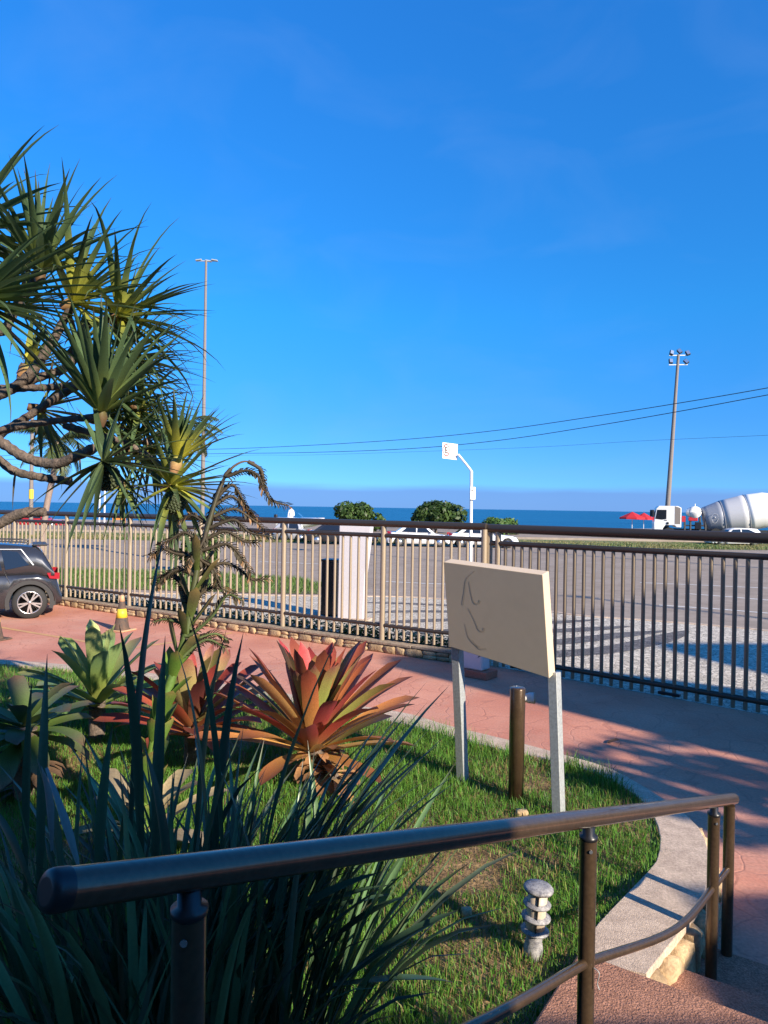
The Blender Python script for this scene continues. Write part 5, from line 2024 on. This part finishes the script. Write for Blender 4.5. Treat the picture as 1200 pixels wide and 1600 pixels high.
for f, im in branches:
    st_p = sp_[min(ns - 1, int(f * (ns - 1)))]
    dd = (st_p - CAM).dot(FWD)
    zoff = random.uniform(-.12, .12)
    pts = [st_p] + [P(u, v, dd + zoff * (k + 1) / len(im)) for k, (u, v) in enumerate(im)]
    if (pts[1] - pts[0]).length < .05:
        pts.pop(1)
    pth = resample(smooth_path(pts, 5), 26)
    mb = MB()
    top_dry = f > .55
    cst = (.08, .11, .035) if f < .5 else (.06, .046, .028)
    mb.tube(pth, [lerp(.016, .006, i / 25) for i in range(26)], 6, col=cst)
    for i in range(4, 26):
        for s in (-1, 1):
            tn = (pth[min(25, i + 1)] - pth[i - 1]).normalized()
            a = random.uniform(-.5, .5) + (0 if s > 0 else math.pi)
            nx = tn.cross(Vector((0, -1, .2))).normalized()
            ny = tn.cross(nx)
            sdir = (tn * .75 + (nx * math.cos(a) + ny * math.sin(a)) * .6 + Vector((0, 0, -.12))).normalized()
            end = i / 25
            g = random.uniform(.5, 1.3)
            c = (.060 * g, .048 * g, .026 * g) if end < .7 or random.random() < .55 else (.30 * g, .17 * g, .08 * g)
            mb.leaf(pth[i], sdir, random.uniform(.035, .065), .022, random.uniform(.2, 1.2), .5, [(0, c), (1, tuple(x * .8 for x in c))], 3, 'strap')
    mb.build('flower_branch', MT['leafdry'], b5)
# rosette of pale dying leaves round the stalk base
for az, e, L_, w_, c in ((.3, 35, .62, .15, cream_), (-.5, 15, .60, .16, (.46, .36, .22)), (-1.2, 30, .5, .14, (.30, .25, .14)), (2.6, 50, .62, .13, (.30, .24, .15)), (3.4, 20, .5, .13, (.22, .20, .10)), (1.2, 45, .6, .14, (.42, .33, .18)),
                         (-2.1, 40, .52, .12, (.20, .18, .09)), (.0, 58, .55, .13, (.36, .27, .13)), (2.0, 62, .6, .12, (.40, .33, .22)), (-.2, 5, .55, .13, (.50, .42, .28)), (4.0, 60, .55, .12, (.32, .24, .12))):
    d = Vector((math.cos(az) * math.cos(R(e)), math.sin(az) * math.cos(R(e)), math.sin(R(e))))
    MB().leaf(vec(qs, qs.z - .08), d, L_, w_, random.uniform(.5, 1.2), .35, [(0, tuple(x * .8 for x in c)), (.6, c), (1, tuple(x * .6 for x in c))], 7).build('leaf', MT['leafdry'], b5)

# ---- foreground flax clump: dark strap leaves fanning from several fans
random.seed(5)
fx = thing('flax_clump', 'dark blue green clump of long sword leaves behind the handrail in the foreground', 'plant', (-.75, 2.7, LZ))
fans = []
nleaf = 0
for k in range(25):
    a = random.uniform(0, 6.28)
    r_ = math.sqrt(random.random())
    fans.append(Vector((-.76 + .56 * r_ * math.cos(a), 2.75 + .42 * r_ * math.sin(a), LZ - .02)))
for fi, fpt in enumerate(fans):
    for j in range(9):
        out = (fpt - Vector((-.76, 2.75, LZ)))
        az = random.uniform(0, 6.28)
        lean = abs(random.gauss(.24, .20))
        d = Vector((math.cos(az) * lean + out.x * .40 + .02, math.sin(az) * lean * .8 + out.y * .35, 1)).normalized()
        L_ = random.uniform(.9, 1.45)
        g = random.uniform(.7, 1.25)
        c = (.105 * g, .190 * g, .085 * g) if random.random() < .8 else (.11 * g, .15 * g, .10 * g)
        st_ = [(0, (.09 * g, .13 * g, .05 * g)), (.3, c), (.93, c), (1, (.06, .045, .03))]
        MB().leaf(fpt + Vector((random.uniform(-.05, .05), random.uniform(-.04, .04), 0)), d, L_, random.uniform(.026, .046), random.uniform(.1, .9), .45, st_, 8, 'flax', twist=random.uniform(-.8, .8), power=1.6).build('leaf', MT['flax'], fx)
        nleaf += 1
fine = MB()
for k in range(330):
    a = random.uniform(0, 6.28)
    r_ = math.sqrt(random.random())
    fpt = Vector((-.80 + .60 * r_ * math.cos(a), 2.78 + .5 * r_ * math.sin(a), LZ - .02))
    az = random.uniform(0, 6.28)
    lean = abs(random.gauss(.22, .16))
    d = Vector((math.cos(az) * lean + r_ * math.cos(a) * .28, math.sin(az) * lean * .8 + r_ * math.sin(a) * .25, 1)).normalized()
    g = random.uniform(.7, 1.3)
    c = (.095 * g, .175 * g, .08 * g) if random.random() < .8 else random.choice(((.15 * g, .18 * g, .12 * g), (.30 * g, .21 * g, .11 * g)))
    fine.leaf(fpt, d, random.uniform(.5, 1.25), random.uniform(.014, .030), random.uniform(.1, 1.2), .45, [(0, (.10 * g, .14 * g, .05 * g)), (.4, c), (1, (.07, .06, .04))], 7, 'flax', twist=random.uniform(-.9, .9), power=1.6)
fine.build('fine_leaves', MT['flax'], fx, kind='stuff')
# tall individual leaves that stand against the plaza (image base, tip, depth)
tall = [(222, 1420, 205, 980, 2.75, .055), (240, 1440, 252, 1010, 2.6, .05), (200, 1400, 232, 845, 2.9, .05), (330, 1430, 300, 1020, 2.7, .045), (350, 1420, 322, 960, 2.75, .055),
        (330, 1450, 362, 1000, 2.8, .05), (300, 1420, 335, 985, 2.9, .045), (380, 1460, 520, 985, 2.7, .05), (395, 1450, 470, 1095, 2.5, .05), (420, 1470, 663, 1078, 2.8, .055), (430, 1480, 700, 1085, 2.9, .05),
        (440, 1480, 665, 1105, 2.7, .045), (440, 1500, 715, 1240, 2.7, .05), (430, 1500, 720, 1225, 2.8, .05), (60, 1450, 70, 1035, 2.7, .045), (40, 1420, 42, 1065, 2.8, .04), (400, 1480, 690, 1180, 2.6, .05), (420, 1520, 700, 1160, 2.75, .05), (150, 1440, 170, 1130, 2.6, .05), (270, 1480, 240, 1170, 2.4, .055),
        (300, 1460, 360, 1155, 2.5, .07), (100, 1460, 75, 1190, 2.4, .06), (500, 1560, 720, 1440, 2.5, .06), (480, 1500, 640, 1412, 2.6, .07), (520, 1540, 705, 1555, 2.5, .06)]
rt = random.Random(8)
for k in range(34):
    v1 = rt.uniform(1110, 1420)
    tall.append((rt.uniform(330, 460), rt.uniform(1450, 1540), rt.uniform(520, 690) - (0 if v1 < 1240 else 70), v1, rt.uniform(2.45, 2.95), rt.uniform(.04, .058)))
for u0, v0, u1, v1, dd, w_ in tall:
    a, b = P(u0, v0, dd), P(u1, v1, dd + random.uniform(-.1, .1))
    d = b - a
    g = random.uniform(.6, 1.0)
    c = (.065 * g, .130 * g, .072 * g)
    hz = (d.normalized() + Vector((0, 0, .18))).normalized()
    MB().leaf(a, hz, d.length * 1.03, w_ * .85, .30, .4, [(0, c), (.92, c), (1, (.05, .04, .03))], 9, 'flax', twist=random.uniform(-.5, .5), power=1.3).build('leaf', MT['flax'], fx)
# a folded pale leaf
a = P(80, 1330, 2.3)
MB().leaf(a, (P(72, 1210, 2.3) - a), .28, .045, .2, .4, [(0, (.12, .15, .14)), (1, (.14, .17, .16))], 6, 'flax').build('leaf', MT['flax'], fx)
a = P(72, 1200, 2.3)
MB().leaf(a, (P(120, 1340, 2.25) - a), .36, .034, .1, .3, [(0, (.13, .16, .16)), (1, (.10, .13, .11))], 6, 'flax').build('leaf', MT['flax'], fx)
# dark broad leaves at lower left
for u0, v0, u1, v1, dd, w_ in ((60, 1420, -30, 1250, 2.4, .045),):
    a, b = P(u0, v0, dd), P(u1, v1, dd)
    MB().leaf(a, b - a + Vector((0, 0, .15)), (b - a).length * 1.05, w_, .4, .3, [(0, (.03, .06, .025)), (1, (.03, .055, .025))], 7, 'flax').build('leaf', MT['flax'], fx)

# ---- pandanus at the left, trunk outside the frame
random.seed(12)
DP = 6.6
pt = vec(P(-330, 800, DP), LZ)
pd = thing('pandanus_tree', 'screw pine with ringed bare branches and sword leaf tufts at the left edge', 'tree', pt)


def ringed(path, r0, r1, name='branch'):
    pth = resample(smooth_path(path, 6), max(12, int(sum((b - a).length for a, b in zip(path, path[1:])) / .045)))
    n_ = len(pth)
    rs = [.82 * lerp(r0, r1, i / (n_ - 1)) * (1.10 if i % 2 else .93) * random.uniform(.95, 1.05) for i in range(n_)]
    return MB().tube(pth, rs, 10).build(name, MT['bark'], pd)


ringed([pt, pt + Vector((.1, 0, 1.0)), P(-260, 640, DP), P(-200, 480, DP)], .15, .11, 'trunk')


def br(img, r0, r1, d0=DP, d1=None):
    d1 = d0 if d1 is None else d1
    n_ = len(img)
    ringed([P(u, v, lerp(d0, d1, i / (n_ - 1))) for i, (u, v) in enumerate(img)], r0, r1)


NEWB = [
    ([(-230, 700), (-60, 640), (30, 600), (75, 545), (100, 500), (112, 478)], .075, .045, DP, 6.4),
    ([(-230, 560), (-80, 575), (0, 608), (60, 590), (110, 570), (125, 530), (140, 505), (185, 497)], .06, .042, DP, 6.7),
    ([(-230, 690), (-60, 650), (0, 612), (80, 605), (135, 600)], .055, .035, DP, 6.5),
    ([(-230, 760), (-40, 700), (10, 672), (60, 640), (112, 608), (150, 598)], .06, .038, DP, 6.3),
    ([(-230, 740), (-60, 690), (20, 668), (90, 657), (150, 652)], .055, .034, 6.4, 6.1),
    ([(-230, 610), (-40, 670), (0, 690), (40, 715), (85, 725), (120, 712), (148, 700)], .06, .05, 6.3, 5.9),
    ([(-230, 640), (-30, 705), (20, 735), (60, 745), (110, 752)], .055, .045, 6.5, 6.4),
    ([(-230, 850), (-40, 830), (30, 803), (70, 800)], .06, .05, 6.0, 6.0),
    ([(-230, 520), (-60, 500), (0, 520), (30, 470), (62, 430)], .06, .04, DP, 6.3),
    ([(-230, 420), (-60, 400), (-20, 420), (0, 440)], .06, .04, DP, 6.0),
    ([(-200, 480), (-120, 380), (-60, 330), (-20, 320)], .06, .04, DP, 6.0),
    ([(100, 665), (190, 690), (235, 715), (262, 735)], .04, .032, 6.6, 6.5),
    ([(30, 600), (35, 570), (42, 578)], .04, .03, 6.8, 6.8),
]
for b in NEWB:
    br(*b)
leafcount = [0]
extra = MB()
PG, PL, PY = (.080, .130, .055), (.12, .20, .06), (.66, .60, .06)


def tuft(u, v, d, axis_img, n, L, spread=(8, 95), droop=(.2, 1.1), yel=.35, W=.058, seed=0, back=.0, dark=1.0):
    """axis_img: image direction of the tuft's axis; back: component away from the camera"""
    random.seed(seed)
    p = P(u, v, d)
    ax_ = (RT * axis_img[0] - UP * axis_img[1] + FWD * back).normalized()
    s1 = ax_.cross(Vector((.3, 1, .2))).normalized()
    s2 = ax_.cross(s1)
    mbx = MB()
    mbx.tube([p - ax_ * .10, p - ax_ * .02, p + ax_ * .07], [.036, .055, .03], 12, col=[tuple(x * (.3 + .7 * yel) ** 1.7 for x in c_) for c_ in ((.32, .16, .08), (.36, .22, .09), (.36, .38, .08))])
    mbx.build('leaf_base', MT['stem'], pd)
    for k in range(n):
        f = k / (n - 1)
        az = k * 2.39996
        sp1 = R(lerp(spread[0], spread[1], f ** .75) + random.uniform(-6, 6))
        d_ = ax_ * math.cos(sp1) + (s1 * math.cos(az) + s2 * math.sin(az)) * math.sin(sp1)
        L_ = L * random.uniform(.78, 1.12) * lerp(.85, 1.0, min(1, f * 2))
        g = random.uniform(.75, 1.25) * dark
        tip = (.10, .07, .05)
        yb = tuple(lerp(a, b, yel) * g for a, b in zip(PL, PY))
        st_ = [(0, tuple(x * 1.05 for x in yb)), (.13 + .16 * yel, tuple(lerp(a, b * g, .45) for a, b in zip(yb, PG))), (.36 + .22 * yel, tuple(x * g for x in PG)), (.9, tuple(x * g * .95 for x in PG)), (1, tip)]
        m_ = MB().leaf(p + d_ * .03, d_, L_, W * random.uniform(.85, 1.15), lerp(droop[0], droop[1], f) * random.uniform(.6, 1.4), .5, st_, 8, 'sword', twist=random.uniform(-.3, .3), power=1.8)
        if leafcount[0] < 300:
            m_.build('leaf', MT['leaf'], pd)
            leafcount[0] += 1
        else:
            extra.add(m_.v, m_.f, m_.c, True)


tuft(158, 648, 5.9, (.15, -1), 40, 1.0, (3, 58), (.0, .6), .25, .085, 41, -.2)
random.seed(42)
for u1, v1, dz in ((72, 842, -.2), (108, 862, -.35), (126, 848, -.3), (146, 838, -.1), (55, 800, .1), (208, 812, -.1), (300, 762, -.2), (335, 742, .1), (312, 700, .2), (240, 690, .3), (204, 598, .1), (118, 640, .2), (258, 640, .2), (84, 716, .2),
                   (290, 735, -.4), (250, 775, -.5), (190, 640, .4), (140, 610, .4), (320, 775, .1), (225, 800, .2), (96, 790, .3), (275, 668, .4)):
    a, b = P(162, 722, 5.6), P(u1, v1, 5.6 + dz)
    g = random.uniform(.55, .95)
    MB().leaf(a, (b - a).normalized() + Vector((0, 0, .18)), (b - a).length * 1.04, random.uniform(.062, .08), .36, .5, [(0, (.12 * g, .16 * g, .06 * g)), (.2, tuple(x * g for x in PG)), (.92, tuple(x * g for x in PG)), (1, (.08, .06, .04))], 8, 'sword', twist=random.uniform(-.3, .3), power=1.6).build('leaf', MT['leaf'], pd)
    leafcount[0] += 1
tuft(186, 496, 6.7, (1, -.45), 40, 1.05, (4, 85), (.2, 1.4), .6, .068, 43, -.1)
tuft(112, 474, 6.4, (.95, -.35), 38, 1.1, (4, 80), (.2, 1.1), .7, .070, 44, .1)
tuft(62, 425, 6.2, (.05, -1), 38, 1.02, (4, 75), (.1, .8), .25, .080, 45, -.15)
tuft(276, 722, 6.2, (.35, -1), 26, .66, (3, 42), (.0, .4), 1.0, .072, 46, .0)
tuft(268, 760, 6.4, (1, -.12), 42, .88, (6, 105), (.1, 1.0), .6, .066, 47, -.2)
tuft(42, 576, 6.8, (.8, -.8), 20, .58, (3, 45), (.1, .5), .9, .06, 48, .1)
tuft(138, 600, 6.7, (1, -.06), 38, 1.2, (4, 60), (.1, .7), .25, .066, 49, .1)
tuft(-50, 360, 6.0, (.95, -.15), 34, 1.15, (4, 95), (.2, 1.1), .2, .080, 50, .0)
tuft(-40, 470, 5.6, (1, .05), 34, 1.1, (4, 65), (.1, .8), .15, .085, 51, -.1)
tuft(150, 655, 6.9, (1, .1), 34, 1.15, (4, 70), (.1, .9), .35, .066, 52, .2)
tuft(60, 640, 7.0, (.7, .2), 20, .8, (8, 80), (.2, .8), .3, .055, 53, .4)
tuft(-80, 380, 6.3, (.6, -.8), 20, .85, (6, 90), (.2, 1.0), .2, .070, 56, .1)
tuft(190, 560, 7.2, (.8, -.2), 30, .9, (6, 95), (.2, 1.0), .3, .06, 58, .3)
tuft(205, 700, 7.0, (.8, -.5), 26, .8, (6, 95), (.2, 1.0), .4, .06, 59, .3)
tuft(218, 640, 6.9, (.7, .5), 30, .8, (8, 100), (.3, 1.2), .35, .05, 61, .2)
tuft(236, 700, 6.8, (.5, .7), 26, .75, (8, 100), (.3, 1.2), .4, .05, 62, .2)
tuft(196, 560, 6.9, (.8, .2), 28, .95, (6, 90), (.3, 1.2), .4, .05, 63, .2)
tuft(120, 545, 7.0, (.6, -.6), 24, .85, (6, 90), (.3, 1.2), .6, .05, 64, .3)
tuft(30, 480, 6.9, (.7, -.4), 26, .9, (6, 90), (.3, 1.2), .5, .05, 65, .3)
tuft(190, 760, 6.6, (.4, .8), 22, .6, (8, 90), (.2, .9), .3, .045, 66, .1)
extra.build('far_leaves', MT['leaf'], pd, kind='stuff')


def fruit(u, v, d, r, seed):
    random.seed(seed)
    c = P(u, v, d)
    mb = MB()
    mb.sphere(c, r * .9, 14, 10)
    n_ = 150
    for k in range(n_):
        z = 1 - 2 * (k + .5) / n_
        a = k * 2.39996
        rr_ = math.sqrt(1 - z * z)
        nrm = Vector((rr_ * math.cos(a), rr_ * math.sin(a), z))
        p = c + nrm * r * .86
        s1 = nrm.cross(Vector((.1, .3, 1))).normalized()
        s2 = nrm.cross(s1)
        h = r * .15
        ring = [p + (s1 * math.cos(q_) + s2 * math.sin(q_)) * r * .155 for q_ in (0, 1.05, 2.09, 3.14, 4.19, 5.24)]
        ring2 = [x + nrm * h - (x - p) * .35 for x in ring]
        mb.add(ring + ring2 + [p + nrm * (h + r * .05)], [(i, (i + 1) % 6, 6 + (i + 1) % 6, 6 + i) for i in range(6)] + [(6 + i, 6 + (i + 1) % 6, 12) for i in range(6)])
    mb.build('fruit', MT['fruit'], pd)


fruit(165, 745, 5.75, .115, 1)
fruit(272, 785, 6.3, .105, 2)
# hanging dead leaves and rootlets
for u0, v0, u1, v1, dd in ((26, 735, 18, 800, 6.4), (85, 560, 70, 640, 6.6), (62, 660, 50, 700, 6.5), (120, 690, 128, 760, 6.4)):
    a, b = P(u0, v0, dd), P(u1, v1, dd)
    MB().leaf(a, b - a, (b - a).length, .05, .1, .4, [(0, (.10, .09, .06)), (1, (.05, .045, .035))], 5, 'sword').build('dead_leaf', MT['leafdry'], pd)

# ================================================================== GRASS
n0 = 600000
gx = rng.uniform(-7.5, 2.6, n0)
gy = rng.uniform(2.0, 11.6, n0)
ins = pip(gx, gy, lawn_poly)
gx, gy = gx[ins], gy[ins]
dist = np.hypot(gx, gy)
keep = rng.random(len(gx)) < np.clip(1.25 - dist * .10, .25, 1)
vis = (gx / np.maximum(gy, .1) > -.62)
gx, gy = gx[keep & vis], gy[keep & vis]
# dry patches: noise field on a coarse grid, looked up
gn = 220
lx = np.linspace(-8, 3, gn)
ly = np.linspace(1.5, 12, gn)
fld = np.array([[noise.noise(Vector((a * .95, b * 1.0, 4.2))) + .45 * noise.noise(Vector((a * 3.1, b * 3.1, 9.))) for a in lx] for b in ly])
ix = np.clip(((gx + 8) / 11 * (gn - 1)).astype(int), 0, gn - 1)
iy = np.clip(((gy - 1.5) / 10.5 * (gn - 1)).astype(int), 0, gn - 1)
dry = fld[iy, ix]
pc = G(700, 1370, LZ)
pc2 = G(640, 1330, LZ)
for c_, s_x, s_y, k_ in ((pc, .26, .20, .7), (pc2, .2, .2, .25), (G(770, 1345, LZ), .3, .3, .35), (G(820, 1225, LZ), .4, .25, .3)):
    dry = dry + k_ * np.exp(-((gx - c_.x) / s_x) ** 2 - ((gy - c_.y) / s_y) ** 2)
keep = rng.random(len(gx)) > np.clip((dry - .34) * 1.3, 0, .70)
gx, gy, dry = gx[keep], gy[keep], dry[keep]
n1 = len(gx)
# taller unmown fringe against the curb
ge = np.array([(p.x, p.y) for p in gin[30:]])
dm = np.full(n1, 9.)
for ex_, ey_ in ge:
    dm = np.minimum(dm, np.hypot(gx - ex_, gy - ey_))
dstep = np.abs((gx - A0.x) * SN.x + (gy - A0.y) * SN.y)
hs = rng.uniform(.04, .10, n1) * np.clip(.35 + dstep * 1.6, .35, 1) * (1 + .9 * np.exp(-(dm / .22) ** 2)) * np.clip(1.1 - dry * .8, .5, 1.3)
base_c = np.array([[.085, .225, .026]])
dryc = np.array([[.26, .19, .08]])
yel = np.array([[.15, .25, .035]])
k = rng.random((n1, 1))
cols = base_c * (.55 + .9 * k)
m_y = rng.random((n1, 1)) < .22
cols = np.where(m_y, yel * (.6 + .6 * k), cols)
m_d = rng.random((n1, 1)) < np.clip(.03 + dry[:, None] * .6, .02, .6)
cols = np.where(m_d, dryc * (.5 + .8 * k), cols)
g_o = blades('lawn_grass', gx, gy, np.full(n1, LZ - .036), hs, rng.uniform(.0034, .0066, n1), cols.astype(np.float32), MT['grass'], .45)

# grass on the traffic island behind the fence
n2 = 26000
xs_ = [p.x for p in gpw]
ys_ = [p.y for p in gpw]
gx = rng.uniform(max(min(xs_), -17), max(xs_), n2)
gy = rng.uniform(min(ys_), max(ys_), n2)
ins = pip(gx, gy, gpw)
gx, gy = gx[ins], gy[ins]
kk = rng.random((len(gx), 1))
blades('island_grass', gx, gy, np.zeros(len(gx)), rng.uniform(.06, .2, len(gx)), rng.uniform(.012, .025, len(gx)), (np.array([[.09, .16, .03]]) * (.6 + .8 * kk)).astype(np.float32), MT['grass'], .4)
# verge grass
n3 = 42000
gx = rng.uniform(-40, 42, n3)
gy = rng.uniform(50, 58, n3)
kk = rng.random((n3, 1))
dryk = (field(gx[::1], gy[::1], .25)[:, None] + .15) > rng.uniform(-.3, .5, (n3, 1))
vc = np.where(dryk, np.array([[.22, .20, .08]]), np.array([[.09, .15, .035]])) * (.7 + .6 * kk)
blades('verge_grass', gx, gy, np.full(n3, .03), rng.uniform(.06, .20, n3), rng.uniform(.03, .06, n3), vc.astype(np.float32), MT['grass'], .5)

# small stones on the lawn, fallen leaf on the plaza
random.seed(77)
for (u, v, s, lab) in ((816, 1271, .085, 'small tan stone in the grass between the bollard and the sign leg'), (729, 1425, .06, 'small tan stone on the dry patch of the lawn')):
    p = G(u, v, LZ)
    o = bpy.data.objects.new('small_stone', stone_mesh(s, s * .6, s * .8, random.random() * 9))
    C.objects.link(o)
    o.location = vec(p, LZ + .0)
    tag(o, lab, 'stone', 'small stones on the lawn')
p = G(950, 1163)
mb = MB()
mb.leaf(vec(p, .012), (1, .3, .25), .17, .07, .5, .4, [(0, (.12, .07, .04)), (1, (.10, .06, .04))], 5)
tag(mb.build('fallen_leaf', MT['leafdry']), 'curled brown leaf lying on the red plaza right of the sign', 'leaf')
